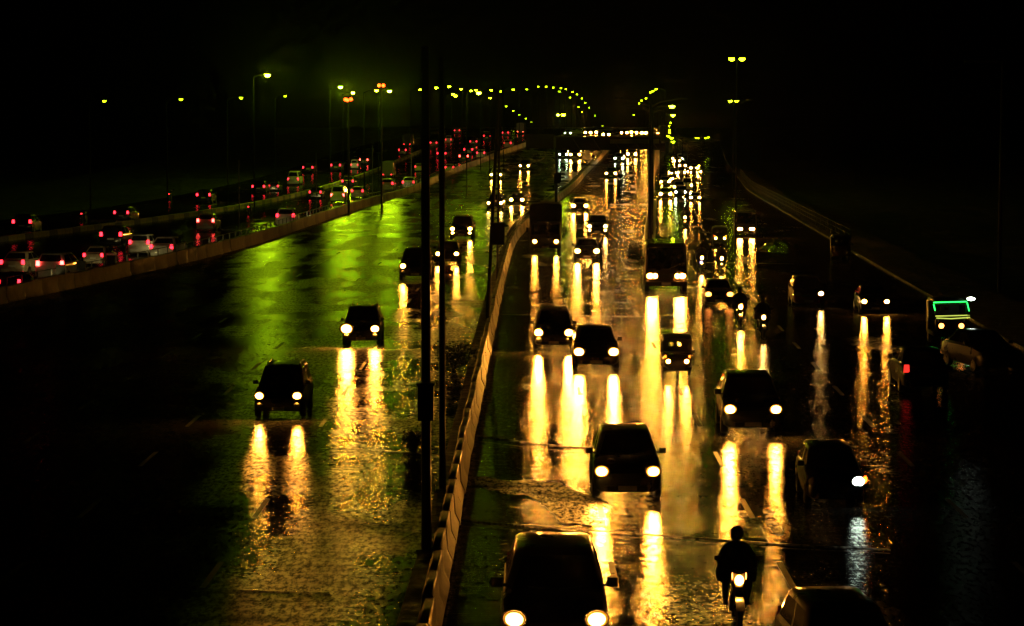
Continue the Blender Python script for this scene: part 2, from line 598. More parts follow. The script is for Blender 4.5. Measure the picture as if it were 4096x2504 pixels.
def railing(name, c, off, y0, y1, step, h, base, label, rails=(0.45, 0.98), flat=False, r=0.028, m=None):
    m = m or M_STEEL
    y0, y1 = y0 * KD, y1 * KD
    e = tag(empty(name, (ev(c, y0) + off, y0, zt(y0, flat))), label, 'railing')
    pm = MB().box((0, 0, h / 2), (0.07, 0.07, h)).mesh('post', 30)
    ys = []
    y = y0
    while y <= y1:
        ys.append(y)
        y += step
    for y in ys:
        o = link('post', pm, m, e)
        o.location = Vector((ev(c, y) + off, y, zt(y, flat) + base)) - e.location
    for k in rails:
        o = link('rail', MB().tube([Vector((ev(c, y) + off, y, zt(y, flat) + base + h * k)) - e.location for y in ys], r, 6).mesh('rail', 50), m, e)
    return e
railing('barrier_railing', cA, -0.42, 40, 222, 2.6, 1.25, 0, 'dark metal railing along the left concrete barrier behind it')
railing('median_railing', cK, 0.3, 84, 212, 2.6, 0.95, 0.13, 'low wet steel railing on the median edge behind the lorry')
railing('roadside_railing', cR, 0.6, 84, 200, 2.8, 1.2, 0.14, 'wet steel railing along the dark right hand roadside', (0.35, 0.68, 0.99), True, 0.03, M_POLE)

# right hand footpath with kerb
b = MB()
loops = []
for i in range(0, 110):
    y = (-8 + i * 4.0) * KD
    x = ev(cR, y)
    loops.append([(x, y, -0.05), (x + 0.02, y, 0.14), (x + 0.2, y, 0.15), (x + 4, y, 0.16), (x + 4, y, -0.05)])
struct(link('footpath', b.loft(loops).mesh('footpath', 30), M_SOIL))
# divider kerb that starts beside the gantry poles
b = MB()
loops = []
for i in range(0, 17):
    y = (72 + i * 4.0) * KD
    x = ev(cC, y)
    n = 0.25 if i == 0 else 0.45
    loops.append([(x - n, y, -0.02), (x - n, y, 0.16), (x + n, y, 0.16), (x + n, y, -0.02)])
struct(link('divider_kerb', b.loft(loops).mesh('divider_kerb', 30), M_CONC2))

# ------------------------------------------------------------------ road markings, joints and repairs (parts of the road)
def dash_mesh(x0, y0, x1, y1, wd):
    b = MB()
    d = Vector((x1 - x0, y1 - y0, 0)).normalized()
    n = Vector((-d.y, d.x, 0)) * wd / 2
    p, q = Vector((x0, y0, zt(y0) + 0.005)), Vector((x1, y1, zt(y1) + 0.005))
    b.quad(p - n, q - n, q + n, p + n)
    return b
def lane_line(c, off0, off1, y0, y1, on, gap, wd, road, flat=False):
    y0, y1 = y0 * KD, y1 * KD
    y = y0
    while y < y1:
        o0 = off0 + (off1 - off0) * (y - y0) / (y1 - y0)
        b = dash_mesh(ev(c, y) + o0, y, ev(c, y + on) + o0, y + on, wd)
        link('lane_dash', b.mesh('lane_dash'), M_PAINT_ROAD, road)
        y += on + gap
lane_line(cB, 3.6, 3.3, 14, 132, 3, 6, 0.13, main_road)
lane_line(cB, 7.2, 6.6, 14, 132, 3, 6, 0.13, main_road)
lane_line(cK, -4.2, -3.6, 14, 132, 3, 6, 0.13, green_road)
lane_line(cK, -8.4, -7.4, 14, 132, 3, 6, 0.13, green_road)
lane_line(cK, -12.6, -11.2, 20, 132, 3, 6, 0.13, green_road)
lane_line(cC, 5.0, 4.6, 14, 132, 3, 6, 0.13, side_road, True)

def strip(name, pix, wd, m, road, z=0.006, up=0.0, jit=0.0):
    wd *= KD * 0.65
    pts = [G(*p) for p in pix]
    fine = []
    for i in range(len(pts) - 1):
        n = max(2, int((pts[i + 1] - pts[i]).length / 0.4))
        for k in range(n):
            fine.append(pts[i].lerp(pts[i + 1], k / n))
    fine.append(pts[-1])
    b = MB()
    loops = []
    for p in fine:
        o = random.uniform(-jit, jit)
        w2 = wd / 2 * random.uniform(1 - jit * 4, 1 + jit * 4)
        loops.append([(p.x, p.y - w2 + o, z), (p.x, p.y - w2 * 0.7 + o, z + up), (p.x, p.y + w2 * 0.7 + o, z + up), (p.x, p.y + w2 + o, z)])
    b.loft(loops, False, False, closed=False)
    return link(name, b.mesh(name, 20), m, road)
strip('expansion_joint', [(1885, 1742), (2160, 1778), (2390, 1796)], 0.22, M_PATCH, main_road, 0.006, 0.004, 0.0)
strip('joint_edge', [(1885, 1762), (2160, 1796), (2390, 1808)], 0.03, M_JOINT, main_road, 0.0075, 0.004, 0.0)
strip('expansion_joint', [(1850, 2085), (2380, 2122), (2700, 2148), (3200, 2182), (3560, 2200)], 0.14, M_PATCH, main_road, 0.006, 0.004, 0.0)
strip('joint_edge', [(1850, 2106), (2380, 2140), (2700, 2163), (3200, 2198), (3560, 2215)], 0.03, M_JOINT, main_road, 0.0075, 0.004, 0.0)
strip('expansion_joint', [(2010, 1258), (2600, 1268)], 0.16, M_JOINT, main_road, 0.006, 0.004, 0.0)
strip('expansion_joint', [(960, 2360), (1330, 2372)], 0.09, M_JOINT, green_road, 0.006, 0.004, 0.0)
strip('expansion_joint', [(1290, 2060), (1690, 2125)], 0.10, M_PATCH, green_road, 0.006, 0.004, 0.0)
strip('joint_edge', [(1290, 2072), (1690, 2138)], 0.03, M_JOINT, green_road, 0.0075, 0.004, 0.0)
strip('expansion_joint', [(1360, 1790), (1690, 1815)], 0.12, M_JOINT, green_road, 0.006, 0.004, 0.0)
strip('expansion_joint', [(1270, 1395), (1700, 1402)], 0.12, M_JOINT, green_road, 0.006, 0.004, 0.0)
strip('expansion_joint', [(2790, 1050), (3180, 1056)], 0.16, M_JOINT, side_road, 0.006, 0.004, 0.0)

def patch(name, pix, m, road, z=0.0045, irr=0.25, flat=False):
    pts = [G(*p, 0, flat) for p in pix]
    fine = []
    for i in range(len(pts)):
        a, c = pts[i], pts[(i + 1) % len(pts)]
        n = max(2, int((c - a).length / 0.35))
        for k in range(n):
            p = a.lerp(c, k / n)
            fine.append((p.x + random.uniform(-irr, irr) * 0.4, p.y + random.uniform(-irr, irr) * KD, z))
    b = MB()
    b.quad(*fine)
    return link(name, b.mesh(name), m, road)
patch('repair_patch', [(1900, 1905), (2230, 1935), (2440, 2010), (2420, 2110), (2250, 2095), (2150, 2000), (1900, 1945)], M_PATCH, main_road, irr=0.15)
patch('repair_patch', [(3050, 2040), (3085, 2038), (3100, 2060), (3065, 2072)], M_PATCH, main_road, irr=0.06)
patch('repair_patch', [(3062, 2080), (3105, 2085), (3108, 2108), (3070, 2110)], M_PATCH, main_road, irr=0.06)
patch('repair_patch', [(3085, 2116), (3125, 2110), (3138, 2142), (3098, 2140)], M_PATCH, main_road, irr=0.05)
patch('repair_patch', [(2960, 2042), (3010, 2050), (2990, 2066), (2950, 2058)], M_PATCH, main_road, irr=0.08)

# ------------------------------------------------------------------ vehicles: part meshes
def rrect(x, y0, y1, z, r, n=3, zf=0.0):
    """rounded rectangle loop, counter-clockwise from front right; front is -y"""
    out = []
    for (cx, cyy, a0) in ((x - r, y0 + r, -90), (x - r, y1 - r, 0), (-x + r, y1 - r, 90), (-x + r, y0 + r, 180)):
        for k in range(n + 1):
            a = R(a0 + 90 * k / n)
            out.append((cx + math.cos(a) * r, cyy + math.sin(a) * r, z))
    return out

KINDS = {}
def vehicle_kind(name, parts, lamp, tail, length, width):
    KINDS[name] = dict(parts=parts, lamp=lamp, tail=tail, L=length, W=width)

def car_kind(name, Lg, W, H, hood, belt, ws, rf, rr_, rw, lamp_sep, lamp_h, wheel_r=0.3, lamp_s=(0.145, 0.105, 0.115), suv=False, tail_h=0.85):
    """Lg length, ws/rf/rr_/rw: windscreen base, roof front, roof rear, rear window base as distances from the front"""
    P = []
    hw = W / 2
    y0 = -Lg / 2
    zb = 0.22 if not suv else 0.30
    # lower body, lofted along its length
    st = [(0.0, 0.78, zb + 0.06, hood * 0.74), (0.07, 0.90, zb, hood * 0.86), (0.25, 0.97, zb - 0.02, hood * 0.95), (ws * 0.6, 1.0, zb - 0.03, hood),
          (ws + 0.05, 1.0, zb - 0.03, belt), (Lg * 0.55, 1.0, zb - 0.03, belt + 0.01), (rw - 0.05, 0.99, zb - 0.02, belt + 0.02),
          (Lg - 0.22, 0.95, zb, belt if rw > Lg - 0.6 else belt - 0.02), (Lg - 0.06, 0.90, zb + 0.04, belt - 0.06), (Lg, 0.80, zb + 0.10, belt - 0.18)]
    loops = []
    for (d, s, z0, z1) in st:
        x = hw * s
        zm = (z0 + z1) / 2
        half = [(0.0, z0), (x * 0.80, z0), (x * 0.955, z0 + 0.07), (x, zm - 0.06), (x * 0.995, zm + 0.06), (x * 0.965, z1 - 0.07), (x * 0.88, z1 - 0.01), (x * 0.5, z1 + 0.018), (0.0, z1 + 0.025)]
        lp = [(px, y0 + d, pz) for px, pz in half] + [(-px, y0 + d, pz) for px, pz in reversed(half[1:-1])]
        loops.append(lp)
    P.append(('body', MB().loft(loops).mesh(name + '_body', 40), 'paint', 0, None))
    # cabin: rounded loops from belt to roof
    lo = rrect(hw * 0.93, y0 + ws, y0 + rw, belt - 0.02, 0.14)
    hi = rrect(hw * 0.74, y0 + rf, y0 + rr_, H - 0.05, 0.20)
    hi2 = [(x * 0.93, (y - (y0 + (rf + rr_) / 2)) * 0.95 + y0 + (rf + rr_) / 2, H - 0.015) for x, y, z in hi]
    hi3 = [(x * 0.55, (y - (y0 + (rf + rr_) / 2)) * 0.6 + y0 + (rf + rr_) / 2, H) for x, y, z in hi]
    P.append(('cabin', MB().loft([lo, hi, hi2, hi3]).mesh(name + '_cabin', 40), 'paint', 0, None))
    n = len(lo)
    def surf(i, t, v, off=0.008):
        a = Vector(lo[i % n]).lerp(Vector(lo[(i + 1) % n]), t)
        c = Vector(hi[i % n]).lerp(Vector(hi[(i + 1) % n]), t)
        p = a.lerp(c, v)
        cen = Vector((0, y0 + (ws + rw) / 2, p.z))
        return p, (p - cen)
    def pane(i0, t0, i1, t1, v0, v1, nrm):
        b = MB()
        pts = [(i0, t0)] + [(k, 0.0) for k in range(i0 + 1, i1 + 1)] + [(i1, t1)]
        l0 = [surf(i, t, v0)[0] + nrm for i, t in pts]
        l1 = [surf(i, t, v1)[0] + nrm for i, t in pts]
        b.loft([l0, l1], False, False, closed=False)
        return b
    # loop: corners 0-3 front right, 4-7 rear right, 8-11 rear left, 12-15 front left; edge 3-4 right side, 7-8 rear, 11-12 left, 15-0 front
    fz = Vector((0, -0.007, 0.004))
    P.append(('windscreen', pane(14, 0.3, 17, 0.7, 0.10, 0.93, fz).mesh(name + '_windscreen', 50), 'glass', 0, None))
    P.append(('rear_window', pane(6, 0.4, 8, 0.6, 0.22, 0.90, Vector((0, 0.008, 0.004))).mesh(name + '_rear_window', 50), 'glass', 0, None))
    for sgn, e0 in ((1, 3), (-1, 11)):
        for (ta, tb) in ((0.03, 0.46), (0.51, 0.97)):
            if sgn < 0:
                ta, tb = 1 - tb, 1 - ta
            b = MB()
            l0 = [surf(e0, ta, 0.12)[0], surf(e0, tb, 0.12)[0]]
            l1 = [surf(e0, ta, 0.88)[0], surf(e0, tb, 0.88)[0]]
            b.quad(*[p + Vector((sgn * 0.007, 0, 0.003)) for p in (l0[0], l0[1], l1[1], l1[0])])
            P.append(('side_window', b.mesh(name + '_side_window'), 'glass', 1, None))
    # lamps
    ls = lamp_sep / 2
    lx, ly, lz = lamp_s
    for sgn in (-1, 1):
        b = MB().dome((0, 0, 0), (lx, lz * 0.95, 0.035), (sgn * 0.22, -1, 0.10), 12, 2)
        P.append(('headlight', b.mesh(name + '_headlight', 60), 'head', 0, (sgn * ls, y0 + 0.02, lamp_h)))
        hb = MB()
        dv = Vector((sgn * 0.22, -1, 0.10)).normalized()
        uu = Vector((0, 0, 1)).cross(dv).normalized()
        hl = []
        for (k_, q_) in ((1.14, 0.012), (1.16, -0.03), (0.9, -0.20)):
            hl.append([uu * (math.cos(2 * math.pi * j / 12) * lx * k_) + Vector((0, 0, math.sin(2 * math.pi * j / 12) * lz * 0.95 * k_)) + dv * q_ for j in range(12)])
        hb.loft(hl, False, True)
        hb.loft([hl[0], [v_ * 0.5 - dv * 0.015 for v_ in hl[0]]], False, True)
        P.append(('headlamp_housing', hb.mesh(name + '_headlamp_housing', 40), 'trim', 0, (sgn * ls, y0 + 0.03, lamp_h)))
        b = MB().box((0, 0, 0), (0.20, 0.07, 0.26 if not suv else 0.34), taper=0.8)
        P.append(('tail_light', b.mesh(name + '_tail_light', 30), 'tail', 0, (sgn * (hw * 0.80), y0 + Lg - 0.035, tail_h)))
    # grille, bumpers, plates
    P.append(('grille', MB().box((0, y0 + 0.01, hood * 0.66), (lamp_sep * 0.62, 0.07, 0.12)).mesh(name + '_grille', 30), 'trim', 1, None))
    P.append(('front_bumper', MB().loft([[(-hw * 0.82, y0 + 0.10, zz), (-hw * 0.6, y0 - 0.05, zz), (hw * 0.6, y0 - 0.05, zz), (hw * 0.82, y0 + 0.10, zz)] for zz in (zb + 0.02, zb + 0.16)] , closed=True).mesh(name + '_front_bumper', 30), 'trim' if suv else 'paint', 0, None))
    P.append(('rear_bumper', MB().box((0, y0 + Lg + 0.0, zb + 0.17), (W * 0.84, 0.14, 0.18), taper=0.96).mesh(name + '_rear_bumper', 30), 'trim' if suv else 'paint', 0, None))
    P.append(('number_plate', MB().box((0, y0 - 0.062, zb + 0.11), (0.44, 0.015, 0.11)).mesh(name + '_plate', 30), 'plate', 1, None))
    P.append(('number_plate', MB().box((0, y0 + Lg + 0.02, belt - 0.32), (0.44, 0.03, 0.11)).mesh(name + '_plate_rear', 30), 'plate', 1, None))
    # mirrors, wheels, arches
    wy = (y0 + 0.72 * (Lg / 3.8) + 0.05, y0 + Lg - 0.72 * (Lg / 3.8))
    wm = MB().wheel((0, 0, 0), wheel_r, 0.19).mesh(name + '_tyre', 40)
    rm = MB().wheel((0, 0, 0), wheel_r * 0.60, 0.205, 12).mesh(name + '_rim', 40)
    am = None
    for sgn in (-1, 1):
        P.append(('mirror', MB().loft([rrect(0.09, -0.05, 0.05, z, 0.03, 2) for z in (-0.07, -0.05, 0.05, 0.07)]).tube([(-sgn * 0.20, 0.02, -0.06), (0, 0, -0.04)], 0.025, 6).mesh(name + '_mirror%d' % sgn, 30), 'trim', 1, (sgn * (hw + 0.07), y0 + ws + 0.34, belt + 0.10)))
        for k in wy:
            P.append(('wheel', wm, 'rubber', 0, (sgn * (hw - 0.085), k, wheel_r)))
            P.append(('>rim', rm, 'rim', 1, (0, 0, 0)))
    # wipers
    for sgn in (-1, 1):
        a = surf(15, 0.5 + 0.05 * sgn, 0.10)[0]
        c = surf(15, 0.5 + 0.36 * sgn, 0.16)[0]
        P.append(('wiper', MB().tube([a + Vector((0, -0.025, 0.012)), c + Vector((0, -0.025, 0.012))], 0.010, 5).mesh(name + '_wiper', 40), 'trim', 2, None))
    if suv:
        for sgn in (-1, 1):
            x = hw * 0.66 * sgn
            P.append(('roof_rail', MB().tube([(x, y0 + rf + 0.25, H - 0.02), (x, y0 + rf + 0.35, H + 0.05), (x, y0 + rr_ - 0.35, H + 0.05), (x, y0 + rr_ - 0.25, H - 0.02)], 0.02, 6).mesh(name + '_rail', 40), 'trim', 1, None))
            b = MB().dome((0, 0, 0), (0.10, 0.07, 0.05), (0, -1, 0), 8, 2)
            P.append(('fog_light', b.mesh(name + '_fog', 60), 'head', 0, (sgn * ls * 0.98, y0 - 0.02, lamp_h - 0.32)))
    vehicle_kind(name, P, (lamp_sep, y0 + 0.05, lamp_h), (W * 0.8, y0 + Lg, tail_h), Lg, W)

car_kind('hatchback', 3.65, 1.62, 1.50, 0.92, 0.98, 0.78, 1.55, 3.35, 3.60, 1.22, 0.72, tail_h=0.98)
car_kind('sedan', 4.25, 1.68, 1.47, 0.90, 0.97, 1.05, 1.85, 3.15, 3.72, 1.26, 0.70, tail_h=0.88)
car_kind('sport_utility_car', 4.4, 1.80, 1.80, 1.06, 1.12, 1.05, 1.72, 4.10, 4.32, 1.36, 0.86, 0.35, (0.15, 0.11, 0.125), True, 1.05)
car_kind('minivan', 3.75, 1.55, 1.82, 1.02, 1.06, 0.30, 0.95, 3.55, 3.70, 1.20, 0.74, 0.28, tail_h=0.85)

def box_loop(x, y0, y1, z, r=0.06):
    return rrect(x, y0, y1, z, r, 2)

def truck_kind():
    P = []
    Lg, hw = 6.6, 1.12
    y0 = -Lg / 2
    # cab
    P.append(('cab', MB().loft([box_loop(hw, y0, y0 + 1.7, 0.55), box_loop(hw, y0 - 0.02, y0 + 1.7, 1.35), box_loop(hw * 0.95, y0 + 0.16, y0 + 1.7, 2.25), box_loop(hw * 0.88, y0 + 0.3, y0 + 1.65, 2.34)]).mesh('truck_cab', 30), 'paint', 0, None))
    P.append(('windscreen', MB().loft([[(-hw * 0.88, y0 - 0.012, 1.42), (hw * 0.88, y0 - 0.012, 1.42)], [(-hw * 0.84, y0 + 0.125, 2.14), (hw * 0.84, y0 + 0.125, 2.14)]], False, False, closed=False).mesh('truck_windscreen', 30), 'glass', 0, None))
    for s in (-1, 1):
        b = MB()
        b.quad(*[(s * (hw * k + 0.008), y0 + yy, z) for k, yy, z in ((1.0, 0.35, 1.42), (1.0, 1.3, 1.42), (0.965, 1.25, 2.1), (0.965, 0.45, 2.1))])
        P.append(('side_window', b.mesh('truck_side_window'), 'glass', 0, None))
    # cargo body with tarpaulin bows
    loops = []
    n = 9
    for i in range(n):
        yy = y0 + 1.85 + (Lg - 1.95) * i / (n - 1)
        h = 3.5 + (0.05 if i % 2 == 0 else 0)
        loops.append([(-1.18, yy, 0.85), (-1.18, yy, h - 0.12), (-1.05, yy, h), (0, yy, h + 0.07), (1.05, yy, h), (1.18, yy, h - 0.12), (1.18, yy, 0.85)])
    P.append(('cargo_box', MB().loft(loops).mesh('truck_cargo_box', 30), 'canvas', 0, None))
    P.append(('chassis', MB().box((0, 0.1, 0.68), (0.9, Lg - 0.4, 0.26)).mesh('truck_chassis', 30), 'trim', 0, None))
    P.append(('front_bumper', MB().box((0, y0 - 0.08, 0.55), (2.2, 0.18, 0.26)).mesh('truck_bumper', 30), 'trim', 0, None))
    P.append(('grille', MB().box((0, y0 - 0.02, 1.0), (1.1, 0.05, 0.34)).mesh('truck_grille', 30), 'trim', 0, None))
    P.append(('number_plate', MB().box((0, y0 - 0.18, 0.55), (0.5, 0.02, 0.13)).mesh('truck_plate', 30), 'plate', 0, None))
    for s in (-1, 1):
        P.append(('headlight', MB().dome((0, 0, 0), (0.14, 0.12, 0.03), (0, -1, 0.05), 10, 2).mesh('truck_headlight', 60), 'head', 0, (s * 0.78, y0 - 0.03, 0.92)))
        P.append(('tail_light', MB().box((0, 0, 0), (0.22, 0.06, 0.14)).mesh('truck_tail_light', 30), 'tail', 0, (s * 0.85, y0 + Lg - 0.03, 0.9)))
        P.append(('mirror', MB().box((0, 0, 0), (0.16, 0.06, 0.36)).tube([(-s * 0.2, 0.05, 0.1), (0, 0, 0.1)], 0.015, 5).mesh('truck_mirror%d' % s, 30), 'trim', 0, (s * (hw + 0.2), y0 + 0.12, 1.75)))
        for k in (y0 + 0.9, y0 + Lg - 1.5):
            P.append(('wheel', MB().wheel((0, 0, 0), 0.46, 0.28).mesh('truck_tyre', 40), 'rubber', 0, (s * 0.98, k, 0.46)))
            P.append(('>rim', MB().wheel((0, 0, 0), 0.25, 0.29, 12).mesh('truck_rim', 40), 'rim', 1, (0, 0, 0)))
    vehicle_kind('lorry', P, (1.56, y0 - 0.08, 0.92), (1.7, y0 + Lg, 0.9), Lg, 2.36)
truck_kind()

def bus_kind(name, Lg, hw, H, lamp_h, sep, rack=False):
    P = []
    y0 = -Lg / 2
    P.append(('body', MB().loft([box_loop(hw * 0.97, y0 + 0.02, y0 + Lg, 0.42, 0.12), box_loop(hw, y0 - 0.02, y0 + Lg, 1.1, 0.14), box_loop(hw, y0 + 0.02, y0 + Lg, H * 0.48, 0.14), box_loop(hw * 0.965, y0 + 0.26, y0 + Lg - 0.08, H - 0.16, 0.2), box_loop(hw * 0.90, y0 + 0.36, y0 + Lg - 0.15, H, 0.25)]).mesh(name + '_body', 30), 'paint', 0, None))
    P.append(('windscreen', MB().loft([[(-hw * 0.88, y0 + 0.008, H * 0.50), (hw * 0.88, y0 + 0.008, H * 0.50)], [(-hw * 0.84, y0 + 0.238, H - 0.24), (hw * 0.84, y0 + 0.238, H - 0.24)]], False, False, closed=False).mesh(name + '_windscreen', 30), 'glass', 0, None))
    P.append(('rear_window', MB().box((0, y0 + Lg - 0.02, H * 0.72), (hw * 1.5, 0.05, H * 0.2)).mesh(name + '_rear_window', 30), 'glass', 0, None))
    nw = int(Lg / 1.15)
    for s in (-1, 1):
        for i in range(nw):
            ya = y0 + 0.75 + i * (Lg - 1.1) / nw
            yb = ya + (Lg - 1.1) / nw - 0.1
            b = MB()
            b.quad(*[(s * (hw * k + 0.01), yy, z) for k, yy, z in ((1.0, ya, H * 0.50), (1.0, yb, H * 0.50), (0.972, yb, H - 0.30), (0.972, ya, H - 0.30))])
            P.append(('side_window', b.mesh(name + '_side_window'), 'glass', 0, None))
        P.append(('headlight', MB().dome((0, 0, 0), (0.15, 0.11, 0.03), (0, -1, 0.05), 10, 2).mesh(name + '_headlight', 60), 'head', 0, (s * sep / 2, y0 - 0.035, lamp_h)))
        P.append(('headlight', MB().dome((0, 0, 0), (0.10, 0.10, 0.025), (0, -1, 0.05), 8, 2).mesh(name + '_inner_lamp', 60), 'head', 1, (s * (sep / 2 - 0.27), y0 - 0.035, lamp_h)))
        P.append(('tail_light', MB().box((0, 0, 0), (0.2, 0.05, 0.3)).mesh(name + '_tail_light', 30), 'tail', 0, (s * hw * 0.8, y0 + Lg, 1.0)))
        P.append(('mirror', MB().box((0, 0, 0), (0.14, 0.07, 0.32)).tube([(-s * 0.22, 0.06, 0.16), (0, 0, 0.16)], 0.015, 5).mesh(name + '_mirror%d' % s, 30), 'trim', 0, (s * (hw + 0.19), y0 + 0.05, H * 0.62)))
        for k in (y0 + 1.15, y0 + Lg - 1.5):
            P.append(('wheel', MB().wheel((0, 0, 0), 0.42, 0.26).mesh(name + '_tyre', 40), 'rubber', 0, (s * (hw - 0.12), k, 0.42)))
            P.append(('>rim', MB().wheel((0, 0, 0), 0.24, 0.275, 12).mesh(name + '_rim', 40), 'rim', 1, (0, 0, 0)))
    P.append(('front_bumper', MB().box((0, y0 - 0.04, 0.55), (hw * 1.96, 0.16, 0.24)).mesh(name + '_bumper', 30), 'trim', 0, None))
    P.append(('grille', MB().box((0, y0 - 0.015, lamp_h), (sep * 0.5, 0.05, 0.2)).mesh(name + '_grille', 30), 'trim', 0, None))
    P.append(('wiper', MB().tube([(0.1, y0 - 0.02, H * 0.49), (hw * 0.7, y0 + 0.06, H * 0.60)], 0.014, 5).mesh(name + '_wiper', 40), 'trim', 1, None))
    P.append(('number_plate', MB().box((0, y0 - 0.13, 0.56), (0.5, 0.02, 0.13)).mesh(name + '_plate', 30), 'plate', 1, None))
    if rack:
        for s in (-0.55, 0.35):
            P.append(('roof_bar', MB().tube([(s, y0 + 0.4, H + 0.03), (s, y0 + Lg - 0.3, H + 0.03)], 0.022, 6).mesh(name + '_roof_bar', 40), 'rim', 0, None))
        P.append(('roof_lamp', MB().dome((0.35, y0 + Lg - 0.6, H + 0.02), (0.09, 0.09, 0.18), (0, 0, 1), 8, 3).mesh(name + '_roof_lamp', 60), 'trim', 0, None))
    vehicle_kind(name, P, (sep, y0 - 0.05, lamp_h), (hw * 1.6, y0 + Lg, 1.0), Lg, hw * 2)
bus_kind('minibus', 6.2, 1.15, 2.75, 0.98, 1.75, True)
bus_kind('bus', 9.5, 1.22, 3.05, 0.95, 1.60)

def rickshaw_kind():
    P = []
    Lg, hw = 2.7, 0.65
    y0 = -Lg / 2
    # front cowl and floor tub
    P.append(('body', MB().loft([rrect(0.36, y0 + 0.16, y0 + 0.66, 0.42, 0.16, 3), rrect(0.56, y0 + 0.10, y0 + 0.66, 0.62, 0.20, 3), rrect(0.60, y0 + 0.16, y0 + 0.62, 0.92, 0.16, 3), rrect(0.56, y0 + 0.26, y0 + 0.56, 1.06, 0.10, 3)]).mesh('rickshaw_cowl', 40), 'paint', 0, None))
    P.append(('floor_tub', MB().loft([rrect(hw * 0.94, y0 + 0.5, y0 + Lg, 0.34, 0.1), rrect(hw, y0 + 0.5, y0 + Lg, 0.52, 0.1)]).mesh('rickshaw_tub', 40), 'paint', 0, None))
    P.append(('rear_body', MB().loft([rrect(hw, y0 + 1.95, y0 + Lg, 0.52, 0.12), rrect(hw, y0 + 1.95, y0 + Lg, 0.98, 0.12)]).mesh('rickshaw_rear', 40), 'paint', 0, None))
    # canopy: roof and back panel with two small openings
    loops = []
    for yy, zz in ((y0 + 0.42, 1.70), (y0 + 0.55, 1.76), (y0 + 1.4, 1.80), (y0 + 2.4, 1.76), (y0 + 2.62, 1.62)):
        loops.append([(-hw * 0.97, yy, zz - 0.14), (-hw * 0.90, yy, zz - 0.03), (-hw * 0.4, yy, zz + 0.02), (hw * 0.4, yy, zz + 0.02), (hw * 0.90, yy, zz - 0.03), (hw * 0.97, yy, zz - 0.14), (hw * 0.8, yy, zz - 0.12), (-hw * 0.8, yy, zz - 0.12)])
    P.append(('canopy', MB().loft(loops).mesh('rickshaw_canopy', 40), 'canvas', 0, None))
    b = MB()
    for (xa, xb, za, zc) in ((-0.63, 0.63, 0.98, 1.20), (-0.63, 0.63, 1.38, 1.62), (-0.63, -0.30, 1.20, 1.38), (-0.10, 0.08, 1.20, 1.38), (0.22, 0.63, 1.20, 1.38)):
        b.box(((xa + xb) / 2, y0 + 2.60, (za + zc) / 2), (xb - xa, 0.03, zc - za))
    P.append(('back_panel', b.mesh('rickshaw_back', 30), 'canvas', 0, None))
    for s in (-1, 1):
        P.append(('pillar', MB().tube([(s * 0.55, y0 + 0.34, 1.02), (s * 0.60, y0 + 0.46, 1.60)], 0.03, 6).mesh('rickshaw_pillar%d' % s, 40), 'trim', 0, None))
        P.append(('side_curtain', MB().box((s * 0.64, y0 + 2.2, 1.28), (0.02, 0.8, 0.66)).mesh('rickshaw_curtain%d' % s, 40), 'canvas', 0, None))
        P.append(('headlight', MB().dome((0, 0, 0), (0.085, 0.085, 0.05), (0, -1, 0.1), 10, 3).mesh('rickshaw_headlight', 60), 'head', 0, (s * 0.38, y0 + 0.13, 0.78)))
        P.append(('indicator', MB().dome((0, 0, 0), (0.035, 0.06, 0.02), (0, -1, 0.1), 8, 2).mesh('rickshaw_indicator', 60), 'indicator', 0, (s * 0.50, y0 + 0.20, 0.97)))
        P.append(('mirror', MB().box((0, 0, 0), (0.10, 0.03, 0.12)).tube([(-s * 0.09, 0, -0.1), (0, 0, 0)], 0.01, 5).mesh('rickshaw_mirror%d' % s, 40), 'trim', 0, (s * 0.68, y0 + 0.30, 1.18)))
        P.append(('wheel', MB().wheel((0, 0, 0), 0.23, 0.12).mesh('rickshaw_tyre', 40), 'rubber', 0, (s * 0.56, y0 + 2.2, 0.23)))
        P.append(('tail_light', MB().box((0, 0, 0), (0.1, 0.04, 0.14)).mesh('rickshaw_tail', 30), 'tail', 0, (s * 0.52, y0 + Lg + 0.01, 0.75)))
    P.append(('wheel', MB().wheel((0, 0, 0), 0.23, 0.11).mesh('rickshaw_front_tyre', 40), 'rubber', 0, (0, y0 + 0.34, 0.23)))
    P.append(('mudguard', MB().loft([[(x, y0 + 0.34 - math.cos(a) * 0.27, 0.23 + math.sin(a) * 0.27) for x in (-0.08, 0.08)] for a in [R(d) for d in (10, 40, 70, 100, 130, 160)]], False, False, closed=False).mesh('rickshaw_mudguard', 60), 'paint', 0, None))
    P.append(('windscreen_frame', MB().tube([(-0.56, y0 + 0.36, 1.05), (0.56, y0 + 0.36, 1.05)], 0.025, 6).tube([(-0.6, y0 + 0.46, 1.60), (0.6, y0 + 0.46, 1.60)], 0.03, 6).mesh('rickshaw_frame', 40), 'trim', 0, None))
    P.append(('seat', MB().box((0, y0 + 2.0, 0.78), (1.1, 0.5, 0.16)).box((0, y0 + 1.2, 0.74), (0.7, 0.34, 0.14)).mesh('rickshaw_seat', 30), 'seat', 0, None))
    vehicle_kind('auto_rickshaw', P, (0.76, y0 + 0.1, 0.78), (1.04, y0 + Lg, 0.75), Lg, 1.3)
rickshaw_kind()

